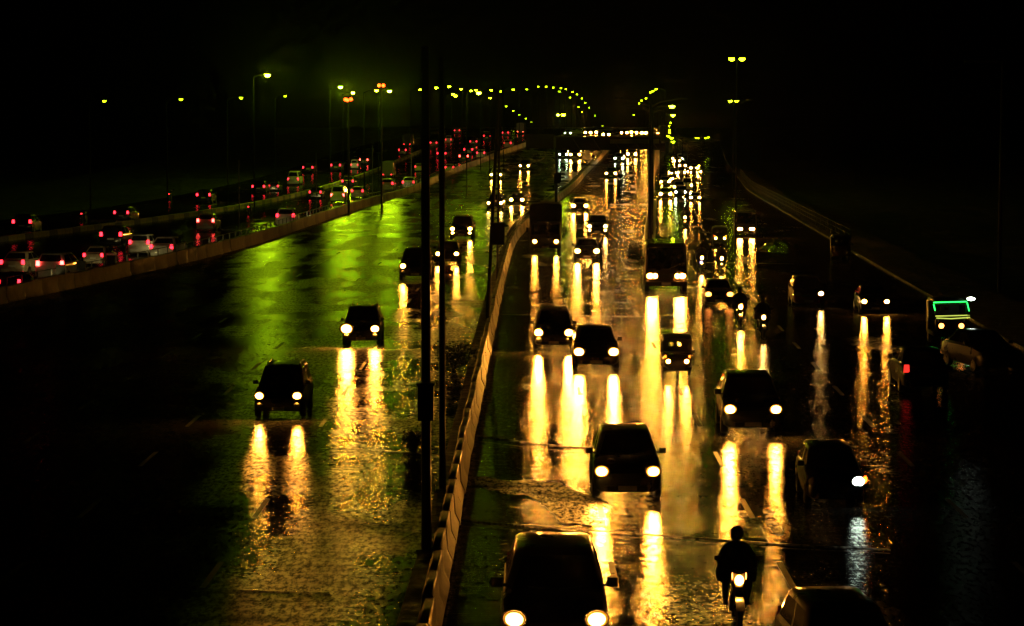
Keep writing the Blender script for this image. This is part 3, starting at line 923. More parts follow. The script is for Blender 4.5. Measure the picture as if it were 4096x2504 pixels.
def motorcycle_kind():
    P = []
    y0 = -1.0
    for nm, yy in (('wheel', -0.66), ('wheel', 0.62)):
        P.append((nm, MB().wheel((0, 0, 0), 0.30, 0.10, 20).mesh('motorcycle_tyre', 40), 'rubber', 0, (0, yy, 0.30)))
        P.append(('>rim', MB().wheel((0, 0, 0), 0.19, 0.06, 16).mesh('motorcycle_rim', 40), 'rim', 0, (0, 0, 0)))
    b = MB()
    for s in (-0.08, 0.08):
        b.tube([(s, -0.66, 0.30), (s, -0.52, 0.62), (s, -0.42, 0.98)], 0.022, 6)
    P.append(('fork', b.mesh('motorcycle_fork', 40), 'rim', 0, None))
    P.append(('mudguard', MB().loft([[(x, -0.66 - math.cos(a) * 0.335, 0.30 + math.sin(a) * 0.335) for x in (-0.075, 0.075)] for a in [R(d) for d in (20, 50, 80, 110, 140)]], False, False, closed=False).mesh('motorcycle_mudguard', 60), 'paint', 0, None))
    P.append(('engine', MB().box((0, 0.02, 0.42), (0.30, 0.40, 0.30), taper=0.8).box((0, -0.12, 0.62), (0.2, 0.2, 0.16)).mesh('motorcycle_engine', 30), 'trim', 0, None))
    P.append(('frame', MB().tube([(0, -0.42, 0.90), (0, -0.05, 0.76), (0, 0.45, 0.72), (0, 0.85, 0.76)], 0.03, 6).tube([(0, -0.40, 0.82), (0, -0.2, 0.35), (0, 0.3, 0.3), (0, 0.62, 0.30)], 0.025, 6).mesh('motorcycle_frame', 40), 'trim', 0, None))
    P.append(('fuel_tank', MB().loft([rrect(w_, -0.36 + o, 0.10 - o, z, 0.07, 3) for w_, o, z in ((0.10, 0.02, 0.74), (0.155, 0.0, 0.82), (0.14, 0.03, 0.90), (0.07, 0.10, 0.94))]).mesh('motorcycle_tank', 50), 'paint', 0, None))
    P.append(('seat', MB().loft([rrect(w_, 0.06, 0.80, z, 0.08, 3) for w_, z in ((0.12, 0.74), (0.15, 0.79), (0.12, 0.83))]).mesh('motorcycle_seat', 50), 'seat', 0, None))
    P.append(('handlebar', MB().tube([(-0.36, -0.30, 1.06), (-0.2, -0.38, 1.08), (0, -0.42, 1.02), (0.2, -0.38, 1.08), (0.36, -0.30, 1.06)], 0.016, 6).mesh('motorcycle_handlebar', 50), 'trim', 0, None))
    P.append(('headlamp_cowl', MB().loft([[(x, y, z) for x, z in ((-0.13, 1.10), (0.13, 1.10), (0.17, 0.98), (0.11, 0.74), (-0.11, 0.74), (-0.17, 0.98))] for y in (-0.46, -0.58)]).mesh('motorcycle_cowl', 40), 'paint', 0, None))
    # shield shaped lens with a notch at its top
    sh = [(-0.095, 1.05), (0.0, 1.02), (0.095, 1.05), (0.105, 0.92), (0.06, 0.80), (-0.06, 0.80), (-0.105, 0.92)]
    b = MB()
    b.loft([[(x, -0.583, z) for x, z in sh], [(x * 0.9, -0.605, (z - 0.92) * 0.9 + 0.92) for x, z in sh], [(x * 0.5, -0.618, (z - 0.92) * 0.5 + 0.92) for x, z in sh]], False, True)
    P.append(('headlight', b.mesh('motorcycle_headlight', 60), 'head', 0, None))
    for s in (-1, 1):
        P.append(('mirror', MB().tube([(s * 0.26, -0.36, 1.07), (s * 0.36, -0.36, 1.26)], 0.008, 5).box((s * 0.38, -0.36, 1.30), (0.13, 0.03, 0.09)).mesh('motorcycle_mirror%d' % s, 40), 'trim', 0, None))
        P.append(('indicator', MB().dome((s * 0.125, -0.57, 1.0), (0.014, 0.09, 0.02), (0, -1, 0), 6, 2).mesh('motorcycle_indicator%d' % s, 60), 'indicator', 0, None))
        P.append(('foot_peg', MB().tube([(s * 0.1, 0.12, 0.34), (s * 0.30, 0.12, 0.34)], 0.016, 5).mesh('motorcycle_peg%d' % s, 40), 'trim', 0, None))
    P.append(('exhaust', MB().tube([(0.16, -0.1, 0.32), (0.18, 0.3, 0.30), (0.18, 0.85, 0.40)], [0.02, 0.04, 0.05], 8).mesh('motorcycle_exhaust', 40), 'rim', 0, None))
    P.append(('tail_light', MB().box((0, 0.88, 0.80), (0.14, 0.05, 0.08)).mesh('motorcycle_tail', 30), 'tail', 0, None))
    vehicle_kind('motorcycle', P, (0.0, -0.6, 0.92), (0, 0.9, 0.8), 2.0, 0.7)
motorcycle_kind()

# ------------------------------------------------------------------ placing vehicles
def vehicle(kind, loc, heading, label, cat, group, paint='black', head=None, tail=None, lod=0, s=1.0, pitch=0.0, lit=(True, True), indicator=None, lens=1.0, fog=False):
    K = KINDS[kind]
    e = empty(kind, loc)
    e.rotation_euler = (0, 0, heading)
    if pitch:
        e.rotation_mode = 'ZYX'
        e.rotation_mode = 'XYZ'
        m = Matrix.Rotation(heading, 3, 'Z') @ Matrix.Rotation(pitch, 3, 'X')
        e.rotation_euler = m.to_euler('XYZ')
    e.scale = (s, s, s)
    tag(e, label, cat, group)
    mm = dict(paint=PAINTS[paint], glass=M_GLASS, trim=M_TRIM, plate=M_PLATE, rubber=M_RUB, rim=M_RIM, canvas=M_CANVAS, seat=M_SEAT,
              head=head or M_LAMP_OFF, tail=tail or M_TAIL_OFF, indicator=indicator or M_LAMP_OFF)
    last = e
    nh = 0
    nt_ = 0
    for (pn, me, key, lv, l) in K['parts']:
        if lv > 2 - lod:
            continue
        m = mm[key]
        if pn == 'fog_light' and not fog:
            m = M_LAMP_OFF
        elif key == 'head':
            if not lit[0 if (l and l[0] < 0) else 1]:
                m = M_LAMP_OFF
        if key == 'tail' and tail and not lit[0 if (l and l[0] < 0) else 1]:
            m = M_TAIL_OFF
        if pn[0] == '>':
            link(pn[1:], me, m, last, l)
        else:
            last = link(pn, me, m, e, l)
            if (key == 'head' or pn == 'headlamp_housing') and lens != 1.0 and l:
                last.scale = (lens, lens, lens)  # oversized lamp: the extra width stands in for bloom
    return e

def car_at(kind, px, py, label, sep=None, paint='black', head=None, tail=None, away=False, flat=False, cv=None, lod=0, group=None, cat='car', lit=(True, True), indicator=None, turn=0.0, smin=0.88, smax=1.14, lens=None, fog=False):
    K = KINDS[kind]
    lsep, ly, lh = K['tail'] if away else K['lamp']
    p = G(px, py, lh, flat)
    s = 1.0
    if sep and lsep:
        depth = (p - CAM).dot(FWD)
        s = max(smin, min(smax, sep * depth / F / lsep))
        p = G(px, py, lh * s, flat)
    c = cv or cB
    a = -math.atan(slope(c, p.y, 6)) + turn
    if away:
        a += math.pi
    off = Matrix.Rotation(a, 3, 'Z') @ Vector((0, ly * s, 0))
    o = p - off
    dz = (zt(o.y + 2, flat) - zt(o.y - 2, flat)) / 4
    pitch = math.atan(dz) * (-1 if away else 1)
    o.z = zt(o.y, flat)
    return vehicle(kind, o, a, label, cat, group, paint, head, tail, lod, s, pitch, lit, indicator, lens or (1.5 if head is H_BIG else 1.2), fog)

ONC = 'cars coming towards the camera'
H, S_, U, V_ = 'hatchback', 'sedan', 'sport_utility_car', 'minivan'
# left, green lit carriageway
car_at(U, 1113, 1583, 'black tall rounded van, nearest car on the green lit left road', 137, 'black', H_MID, group=ONC)
glare = car_at(U, 1443, 1315, 'dark car with one glaring headlight behind the black van on the left road', 96, 'black', H_BIG, group=ONC, cv=cK)
for ch in glare.children:
    if ch.name.startswith('head') and ch.location.x < 0:
        ch.scale = (2.1, 2.1, 2.1)  # this lamp is enlarged so that its size imitates glare
car_at(U, 1660, 1064, 'dark car half hidden behind the thick black near lamp post', 96, 'black', H_MID, group=ONC)
car_at(H, 1789, 1015, 'dark car with lit headlights just right of the second black pole', 74, 'grey', H_MID, group=ONC)
car_at(U, 1845, 915, 'dark jeep with four lamps at the edge of the green road', 70, 'black', H_MID, group=ONC, fog=True)
car_at(U, 1979, 812, 'dark car behind the twin thin poles above their black box', 50, 'black', H_LOW, group=ONC, lod=1)
car_at(S_, 2067, 799, 'glaring headlight car right of the twin thin poles', 44, 'grey', H_BIG, group=ONC, lod=1)
car_at(S_, 1984, 699, 'car crossed by the twin thin poles higher up the left road', 46, 'silver', H_MID, group=ONC, lod=1)
car_at(H, 2097, 663, 'small lone car high up on the green left road under the sign board', 32, 'black', H_MID, group=ONC, lod=1)
# middle carriageway
car_at(H, 2222, 2475, 'big black car cut by the bottom edge, nearest of all', 330, 'black', H_MID, group=ONC, smax=1.16)
car_at(H, 2510, 1885, 'black hatchback with teardrop headlights in front of the near rider', 206, 'black', H_MID, group=ONC)
car_at(U, 2215, 1330, 'dark tall car left of the pair travelling side by side', 122, 'grey', H_BIG, group=ONC)
car_at(S_, 2385, 1407, 'brownish car right of the pair travelling side by side', 138, 'brown', H_BIG, group=ONC)
car_at('lorry', 2182, 966, 'dark box lorry beside the median barrier', 70, 'brown', H_MID, group=None, cat='lorry', smin=1.0)
car_at(S_, 2348, 1004, 'glaring headlight car following to the right of the lorry', 76, 'grey', H_BIG, group=ONC)
car_at(U, 2390, 905, 'jeep with stacked lamps behind the car next to the lorry', 64, 'black', H_LOW, group=ONC, lod=1, fog=True)
car_at(S_, 2319, 823, 'car with two starry headlights directly below the left end of the median line', 50, 'black', H_BIG, group=ONC, lod=1)
car_at(H, 2444, 693, 'dark car just under the height bar of the gantry', 36, 'black', H_MID, group=ONC, lod=1)
car_at(H, 2476, 633, 'car with greenish headlights under the gantry beam', 32, 'black', H_COOL, group=ONC, lod=1)
car_at(S_, 2527, 616, 'car with the brightest headlights under the gantry beam, by its right leg', 30, 'black', H_BIG, group=ONC, lod=1)
car_at(H, 2253, 617, 'car with pale headlights beside the left gantry leg', 28, 'black', H_COOL, group=ONC, lod=1)
car_at(S_, 2300, 618, 'car with wide headlights seen under the gantry beam right of its left leg', 42, 'black', H_BIG, group=ONC, lod=1, smax=1.3)
far_g = 'distant cars on the rise above the gantry'
car_at(S_, 2271, 532, 'distant car with greenish white headlights above the left end of the gantry beam', None, 'black', H_COOL, lod=2)
for i, (px, py, hd) in enumerate(((2352, 530, H_BIG), (2374, 529, H_BIG), (2424, 538, H_MID), (2497, 531, H_MID), (2515, 529, H_BIG), (2537, 529, H_BIG), (2557, 531, H_BIG), (2594, 532, H_BIG), (2620, 533, H_MID))):
    car_at(S_, px, py, ORD[i] + ' from the left of the amber lit distant cars blazing above the gantry beam', None, 'black', hd, group=far_g, lod=2, lens=2.3)  # distant lenses enlarged further to imitate their bloom


# side road, right of the divider
SV = dict(flat=True, cv=cC)
car_at('minibus', 2665, 1104, 'dark minibus with wet flat roof and strong headlights beside the divider poles', 128, 'brown', H_BIG, cat='minibus', **SV)
car_at('auto_rickshaw', 2710, 1446, 'black three wheeled auto rickshaw with round headlights below the minibus', 70, 'black', H_MID, cat='rickshaw', indicator=T_ORANGE, **SV)
car_at(S_, 2877, 1177, 'car with lit rear window and small amber lamps right of the minibus', 84, 'black', H_DIM, group=ONC, **SV)
car_at(H, 3012, 1637, 'black rounded car alone on the right with two strong headlights', 181, 'black', H_MID, group=ONC, **SV)
car_at('bus', 2984, 916, 'tall dark bus on the right with starry headlights', 50, 'grey', H_BIG, cat='bus', smin=0.72, **SV)
car_at('auto_rickshaw', 2881, 953, 'small auto rickshaw with twin lamps left of the dark bus', 29, 'green', H_MID, cat='rickshaw', indicator=T_ORANGE, **SV)
car_at(S_, 2781, 790, 'car with two glaring headlights and long reflections behind the minibus', 33, 'black', H_BIG, group=ONC, lod=1, smin=0.8, **SV)
car_at(H, 3236, 1174, 'dull red car with one lit headlight on the dark right side', None, 'maroon', H_LOW, group=ONC, lit=(False, True), **SV)
car_at(S_, 3502, 1206, 'dark car with two slanted headlights at the dark right side', 84, 'black', H_MID, group=ONC, **SV)
car_at('auto_rickshaw', 3370, 1000, 'unlit yellow auto rickshaw standing at the end of the roadside railing', 44, 'yellow', None, cat='rickshaw', smin=1.0, **SV)
car_at(H, 3345, 1925, 'almost black car with one white lamp and orange indicator lit on the right', 150, 'black', H_WHITE, group=ONC, lit=(False, True), **SV)
car_at(H, 3450, 2690, 'black car cut by the bottom edge right of the rider, lamps unlit', None, 'grey', None, group=ONC, turn=0.08, **SV)
pk = 'dark cars standing on the right'
car_at(S_, 3705, 1475, 'unlit dark car with one red tail lamp on the far right', None, 'black', None, T_DIM, away=True, lit=(False, True), group=pk, **SV)
car_at(S_, 4010, 1420, 'unlit dark car at the right edge of the picture', None, 'black', None, group=pk, turn=0.25, **SV)
# queue on the side road beyond
qg = 'queue of cars on the side road'
queue = ((2662, 776, H_BIG, 0), (2723, 768, H_COOL, 1), (2706, 745, H_BIG, 2), (2748, 741, H_MID, 3), (2660, 727, H_MID, 4), (2664, 720, H_MID, 5), (2695, 693, H_MID, 6), (2726, 690, H_MID, 7),
                      (2676, 690, H_LOW, 8), (2711, 703, H_LOW, 9), (2752, 687, H_LOW, 10), (2730, 662, H_MID, 11), (2776, 672, H_BIG, 12), (2708, 643, H_MID, 13), (2739, 636, H_COOL, 14), (2720, 632, H_MID, 15), (2796, 664, H_LOW, 16), (2803, 686, H_LOW, 17), (2792, 706, H_LOW, 18), (2690, 715, H_LOW, 19), (2716, 748, H_MID, 20), (2700, 634, H_MID, 21))
count = {}
for px, py, hd, k in sorted(queue, key=lambda t: -t[1]):
    kd = 'motorcycle' if hd is H_LOW else (H, S_, 'auto_rickshaw', V_)[k % 4]
    i = count[kd] = count.get(kd, -1) + 1
    if hd in (H_LOW,):
        car_at('motorcycle', px, py, ORD[i] + ' nearest single lamp motorcycle among the crowded side road queue', None, 'black', H_MID, cat='motorcycle', group='motorcycles in the side road queue', lod=0, **SV)
    else:
        car_at(kd, px, py, ORD[i] + ' nearest ' + {H: 'hatchback', S_: 'sedan', V_: 'minivan', 'auto_rickshaw': 'auto rickshaw'}[kd] + ' with bright headlights in the packed side road queue', None, ('grey', 'black', 'green', 'silver')[k % 4], hd, cat='rickshaw' if kd == 'auto_rickshaw' else 'car', group=qg + ' ' + kd, lod=2 if kd != 'auto_rickshaw' else 0, **SV)

# leaving traffic on the left
GONE = 'cars leaving on the left carriageway'
def away(kind, xa, ya, xb, yb, label, paint, tail=T_RED, lod=1, cv=cA, cat='car', **k):
    return car_at(kind, (xa + xb) / 2, (ya + yb) / 2, label, abs(xb - xa), paint, H_AWAY, tail, away=True, cv=cv, lod=lod, group=GONE if cat == 'car' else None, cat=cat, **k)
rows = [
 (H, 3, 1128, 66, 1124, 'black', 'dark car cut by the left edge, nearest of the leaving cars', T_RED),
 (S_, 3, 1047, 92, 1050, 'beige', 'beige car cut by the left edge, second row of the leaving cars', T_RED),
 (H, 143, 1057, 254, 1050, 'white', 'white hatchback beside the barrier, largest of the leaving cars', T_BRAKE),
 (S_, 345, 1022, 398, 1018, 'beige', 'small beige car right of the big white hatchback by the barrier', T_RED),
 (H, 404, 938, 481, 935, 'black', 'black hatchback left of the two pale cars driving side by side', T_RED),
 (H, 519, 970, 592, 966, 'white', 'left one of the two pale cars driving side by side near the barrier', T_RED),
 (S_, 604, 988, 686, 985, 'white', 'right one of the two pale cars driving side by side near the barrier', T_RED),
 (H, 791, 883, 852, 880, 'beige', 'beige hatchback alone left of the slim post beside the barrier', T_BRAKE),
 (H, 1107, 861, 1175, 861, 'white', 'white hatchback between the first two slim posts, close to the barrier', T_RED),
 (H, 53, 886, 120, 886, 'black', 'black car near the left edge in the farther lane', T_RED),
 (S_, 1239, 768, 1282, 768, 'grey', 'grey car left of the braking white car in the middle lane', T_RED),
 (V_, 1323, 780, 1376, 780, 'white', 'white van braking with orange red lamps mirrored in the road', T_BRAKE),
 (S_, 1370, 724, 1411, 724, 'grey', 'grey car just beyond the braking white van', T_RED),
 (H, 1408, 764, 1450, 762, 'beige', 'beige car right beside the braking white van', T_RED),
 (H, 1522, 733, 1574, 732, 'beige', 'beige car with wide tail lamps left of the thick black pole', T_RED),
 (S_, 1611, 729, 1655, 727, 'silver', 'silver car immediately left of the thick black pole', T_RED),
 (H, 1661, 667, 1689, 665, 'beige', 'small beige car touching the thick black pole on its left', T_RED),
 (H, 1782, 669, 1813, 669, 'silver', 'silver car right of the second black pole', T_RED),
 (S_, 1750, 613, 1782, 613, 'black', 'dark car crossed by the second black pole', T_RED),
 (H, 1835, 624, 1874, 624, 'grey', 'grey car nearest in the knot of red lamps right of the poles', T_BRAKE),
 (S_, 1857, 598, 1889, 597, 'black', 'dark car farthest in the knot of red lamps right of the poles', T_RED),
 (H, 1908, 611, 1937, 611, 'white', 'small white car right of the knot of red lamps', T_RED),
 (S_, 1881, 566, 1906, 565, 'grey', 'small grey car beyond the little white car on the rise', T_RED),
 (H, 1935, 544, 1959, 543, 'black', 'tiny dark car left of the twin thin poles on the rise', T_RED),
 (S_, 2010, 530, 2032, 530, 'grey', 'tiny car highest on the rise, right of the twin thin poles', T_RED),
 (H, 2015, 572, 2043, 571, 'beige', 'small beige car near the barrier below the black sign board', T_RED),
]
for kd, xa, ya, xb, yb, pt, lb, tl in rows:
    away(kd, xa, ya, xb, yb, lb, pt, tl)
rows2 = [
 (V_, 1145, 716, 1199, 716, 'white', 'tall white van above the striped kerb divider', T_RED),
 (S_, 1010, 745, 1056, 746, 'black', 'black car at the left end of the striped kerb divider', T_RED),
 (H, 778, 780, 848, 777, 'black', 'black car in the far left dark with two red lamps', T_RED),
 (S_, 1080, 744, 1108, 744, 'grey', 'grey car between the black car and the tall white van', T_RED),
 (H, 1325, 660, 1360, 660, 'black', 'black car beyond the kerb divider above the grey cars', T_RED),
 (S_, 1210, 672, 1252, 666, 'black', 'dark car behind the tall white van', T_RED),
 (H, 1596, 599, 1623, 600, 'grey', 'grey car left of the thick black pole beyond the kerb divider', T_RED),
 (S_, 1440, 640, 1470, 637, 'black', 'dark car with bright red lamp beyond the kerb divider', T_BRAKE),
 (V_, 1405, 660, 1430, 658, 'white', 'small pale van beyond the kerb divider left of the bright red lamp', T_RED),
 (H, 1722, 571, 1746, 570, 'beige', 'beige car between the two black poles beyond the kerb divider', T_RED),
 (V_, 1784, 559, 1803, 558, 'white', 'pale van right of the second black pole beyond the kerb divider', T_RED),
 (S_, 1818, 522, 1838, 521, 'white', 'tiny white car farthest beyond the kerb divider', T_RED),
 (H, 457, 846, 511, 853, 'grey', 'grey car in the far left lane above the black hatchback', T_RED),
]
for kd, xa, ya, xb, yb, pt, lb, tl in rows2:
    away(kd, xa, ya, xb, yb, lb, pt, tl, cv=cM)
away('lorry', 1534, 699, 1564, 697, 'pale box lorry left of the thick black pole', 'beige', T_RED, cat='lorry', smin=0.75)
away('lorry', 1616, 577, 1640, 576, 'tall box lorry beyond the kerb divider', 'beige', T_RED, cat='lorry', cv=cM, smin=0.75)
away('lorry', 2070, 527, 2092, 526, 'tall lorry on the rise next to the black sign board', 'beige', T_BRAKE, cat='lorry', smin=0.75)
car_at('motorcycle', 993, 827, 'lone motorcycle with a red lamp at the start of the striped kerb', None, 'black', H_AWAY, T_RED, away=True, cat='motorcycle', cv=cM)
car_at('motorcycle', 676, 776, 'motorcycle with one red lamp in the far left dark', None, 'black', H_AWAY, T_RED, away=True, cat='motorcycle', cv=cM)
car_at('motorcycle', 325, 855, 'motorcycle with one red lamp farthest to the left', None, 'black', H_AWAY, T_RED, away=True, cat='motorcycle', cv=cM)

# ------------------------------------------------------------------ motorcycles with riders
def rider(mc, label, cape=True, detail=True):
    """seated figure holding the bars; built in the motorcycle's own frame and set to its place"""
    J = dict(pelvis=(0, 0.30, 0.90), waist=(0, 0.27, 1.08), chest=(0, 0.18, 1.32), collar=(0, 0.13, 1.47), neck=(0, 0.09, 1.56), head=(0, 0.05, 1.68))
    for s, n in ((-1, 'l'), (1, 'r')):
        J['sho' + n] = (s * 0.19, 0.14, 1.42)
        J['elb' + n] = (s * 0.34, -0.02, 1.20)
        J['wri' + n] = (s * 0.31, -0.24, 1.09)
        J['hip' + n] = (s * 0.11, 0.26, 0.88)
        J['kne' + n] = (s * 0.22, -0.10, 0.76)
        J['ank' + n] = (s * 0.20, 0.16, 0.42)
        J['toe' + n] = (s * 0.21, -0.04, 0.36)
    order = list(J)
    idx = {k: i for i, k in enumerate(order)}
    edges = [('pelvis', 'waist'), ('waist', 'chest'), ('chest', 'collar'), ('collar', 'neck'), ('neck', 'head')]
    for n in 'lr':
        edges += [('collar', 'sho' + n), ('sho' + n, 'elb' + n), ('elb' + n, 'wri' + n), ('pelvis', 'hip' + n), ('hip' + n, 'kne' + n), ('kne' + n, 'ank' + n), ('ank' + n, 'toe' + n)]
    rad = dict(pelvis=0.15, waist=0.14, chest=0.165, collar=0.11, neck=0.055, head=0.095, sho=0.085, elb=0.058, wri=0.038, hip=0.105, kne=0.075, ank=0.05, toe=0.045)
    me = bpy.data.meshes.new('person')
    me.from_pydata([J[k] for k in order], [(idx[a], idx[c]) for a, c in edges], [])
    o = bpy.data.objects.new('person', me)
    col.objects.link(o)
    o.modifiers.new('skin', 'SKIN')
    if not me.skin_vertices:
        bpy.context.view_layer.objects.active = o
    for k in order:
        r = rad.get(k, rad.get(k[:3], 0.06))
        me.skin_vertices[0].data[idx[k]].radius = (r, r)
    me.skin_vertices[0].data[0].use_root = True
    sb = o.modifiers.new('subdivision', 'SUBSURF')
    sb.levels = 2
    sb.render_levels = 2
    dg = bpy.context.evaluated_depsgraph_get()
    m2 = bpy.data.meshes.new_from_object(o.evaluated_get(dg))
    for p in m2.polygons:
        p.use_smooth = True
    o.modifiers.clear()
    o.data = m2
    m2.materials.clear()
    m2.materials.append(M_CLOTH2)
    o.location, o.rotation_euler, o.scale = mc.location, mc.rotation_euler, mc.scale
    tag(o, label, 'person')
    # helmet with face opening
    loops = []
    for i in range(9):
        t = -1.25 + i / 8 * 2.75
        loops.append([(math.cos(a) * 0.135 * math.cos(t), 0.05 + math.sin(a) * 0.155 * math.cos(t), 1.70 + 0.145 * math.sin(t)) for a in [2 * math.pi * j / 16 for j in range(16)]])
    hm = MB().loft(loops)
    link('helmet', hm.mesh('helmet', 60), M_HELM, o)
    b = MB()
    l0, l1 = [], []
    for k in range(9):
        a = R(-150 + 120 * k / 8)
        l0.append((math.cos(a) * 0.136, 0.05 + math.sin(a) * 0.157, 1.655))
        l1.append((math.cos(a) * 0.132, 0.05 + math.sin(a) * 0.152, 1.745))
    b.loft([l0, l1], False, False, closed=False)
    link('visor', b.mesh('visor', 60), M_GLASS, o)
    if cape:
        loops = []
        for (z, rx, ry, cyy) in ((1.54, 0.08, 0.09, 0.10), (1.50, 0.15, 0.12, 0.12), (1.43, 0.235, 0.16, 0.14), (1.28, 0.285, 0.20, 0.14), (1.10, 0.34, 0.25, 0.14), (0.96, 0.39, 0.29, 0.16), (0.80, 0.37, 0.31, 0.20)):
            lp = []
            for j in range(28):
                a = 2 * math.pi * j / 28
                f = 1 + 0.05 * math.sin(5 * a + z * 4) * (1.55 - z) + 0.03 * math.sin(11 * a)
                lp.append((math.cos(a) * rx * f, cyy + math.sin(a) * ry * f, z + 0.02 * math.sin(3 * a)))
            loops.append(lp)
        link('rain_cape', MB().loft(loops, True, False).mesh('rain_cape', 60), M_CLOTH, o)
    if detail:
        for s in (-1, 1):
            b = MB()
            b.loft([rrect(0.042, -0.035, 0.035, z, 0.015, 2) for z in (0, 0.03)])
            b.v = [(v[0] + s * 0.32, v[1] - 0.27, v[2] + 1.065) for v in b.v]
            for f in range(4):
                x = s * (0.286 + f * 0.021)
                ln = (0.9, 1.0, 0.96, 0.8)[f]
                b.tube([(x, -0.30, 1.085), (x, -0.30 - 0.045 * ln, 1.09), (x, -0.30 - 0.055 * ln, 1.055), (x, -0.30 - 0.01, 1.04)], [0.0095, 0.009, 0.0085, 0.007], 6)
            b.tube([(s * 0.285, -0.25, 1.07), (s * 0.262, -0.275, 1.055), (s * 0.268, -0.30, 1.04)], [0.011, 0.010, 0.008], 6)
            link('glove', b.mesh('glove', 50), M_CLOTH2, o)
    return o

def bike(px, py, label, rlabel, head, **k):
    mc = car_at('motorcycle', px, py, label, None, 'black', head, cat='motorcycle', group='motorcycles coming towards the camera', flat=True, cv=cC, **k)
    rider(mc, rlabel)
    return mc
bike(2957, 2322, 'black motorcycle with a shield shaped headlight near the bottom edge', 'rider in a black rain cape and helmet near the bottom edge', H_MID, indicator=H_DIM)
bike(2963, 1228, 'motorcycle with one round glaring lamp beside the car with the lit rear window', 'rider in dark clothes beside the car with the lit rear window', H_BIG)
bike(3055, 1270, 'motorcycle with a single amber lamp farther right on the dark side road', 'rider in dark clothes farther right, alone on the dark side road', H_LOW)
bike(2808, 1032, 'motorcycle with a glaring lamp right of the minibus windscreen', 'rider in dark clothes just right of the minibus', H_BIG)
bike(2887, 1034, 'motorcycle with a glaring lamp between the minibus and the bus', 'rider in dark clothes between the minibus and the bus', H_BIG)
bike(2740, 870, 'motorcycle with a single lamp right behind the minibus roof', 'rider in dark clothes right behind the minibus roof', H_BIG)
bike(2826, 1197, 'motorcycle lamp at the left front corner of the car with the lit rear window', 'rider in dark clothes at the corner of the car with the lit rear window', H_MID) if False else None

# ------------------------------------------------------------------ poles, boxes, lamps
def height_at(py, y):
    return at(2048, py, y).z

def plain_pole(px, py, h, r0, r1, label, flat=False, base=0.1, lean=0.0, name='lamp_post', m=None, group=None, arms=(), cat='lamp post'):
    p = G(px, py, base, flat)
    e = tag(empty(name, (p.x, p.y, zt(p.y, flat) + base - 0.02)), label, cat, group)
    link('pole', MB().tube([(0, 0, 0), (lean * 0.5, 0, h * 0.5), (lean, 0, h)], [r0, (r0 + r1) / 2, r1], 12).mesh('pole', 50), m or M_POLE, e)
    link('base_plate', MB().box((0, 0, 0.03), (r0 * 4, r0 * 4, 0.06)).mesh('base_plate', 30), M_STEEL, e)
    for (dx, dy, ln, up) in arms:
        d = Vector((dx, dy, 0)).normalized()
        tip = Vector((lean, 0, h)) + d * ln + Vector((0, 0, up))
        a = link('arm', MB().tube([Vector((lean, 0, h - 0.15)), Vector((lean, 0, h)) + d * ln * 0.3 + Vector((0, 0, up * 0.6)), tip], [r1 * 0.8, r1 * 0.6, r1 * 0.5], 8).mesh('arm', 50), m or M_POLE, e)
        mtx = Matrix.Rotation(math.atan2(d.y, d.x), 3, 'Z')
        link('lamp_head', MB().box(tip + d * 0.3, (0.75, 0.26, 0.13), taper=0.8, m=mtx).mesh('lamp_head', 30), m or M_POLE, a)
    return e

p1 = plain_pole(1706, 2200, 10.9, 0.11, 0.085, 'thick black lamp post standing nearest, on the median')
p2 = plain_pole(1770, 1960, 10.9, 0.085, 0.062, 'second black lamp post on the median, slimmer, right of the nearest')
y1 = p1.location.y
bx = MB().box((0, 0, 0), (0.34, 0.30, 0.78))
cab = tag(empty('junction_box', (p1.location.x, y1 - 0.2, height_at(1605, y1))), 'black junction box strapped to the nearest lamp post', 'box')
link('case', bx.mesh('case', 30), M_TRIM, cab)
link('lid', MB().box((0, 0, 0.40), (0.40, 0.36, 0.05)).mesh('lid', 30), M_TRIM, cab)
link('bracket', MB().box((0, 0.22, -0.25), (0.24, 0.16, 0.05)).box((0, 0.22, 0.2), (0.24, 0.16, 0.05)).mesh('bracket', 30), M_STEEL, cab)
p3 = plain_pole(1946, 1345, 10.9, 0.085, 0.06, 'slim black pole with a sign box, left one of the twin median poles', lean=0.55, name='lamp_post')
p4 = plain_pole(1988, 1130, 10.9, 0.075, 0.06, 'slim black pole, right one of the twin median poles', lean=0.2)
y3 = p3.location.y
sg = tag(empty('sign_box', at(1990, 935, y3 - 0.25)), 'square black sign box on the twin median poles', 'sign')
link('panel', MB().box((0, 0, 0), (0.62, 0.12, 0.92)).mesh('panel', 30), M_BOARD, sg)
link('frame', MB().box((0, -0.01, 0.47), (0.66, 0.15, 0.03)).box((0, -0.01, -0.47), (0.66, 0.15, 0.03)).mesh('frame', 30), M_STEEL, sg)
for px, py, h, lb in ((958, 945, 6.4, 'slim unlit post farthest left behind the left barrier'), (1266, 852, 6.4, 'slim unlit post second from left behind the left barrier'),
                      (1490, 782, 6.6, 'slim unlit post third from left behind the left barrier'), (1645, 745, 6.6, 'slim unlit post just left of the thick black pole'), (1865, 655, 6.6, 'slim unlit post right of the second black pole, in the leaving traffic')):
    plain_pole(px, py, h, 0.05, 0.04, lb, base=0.0, name='post', m=M_STEEL, group='slim posts along the left barrier', cat='post')
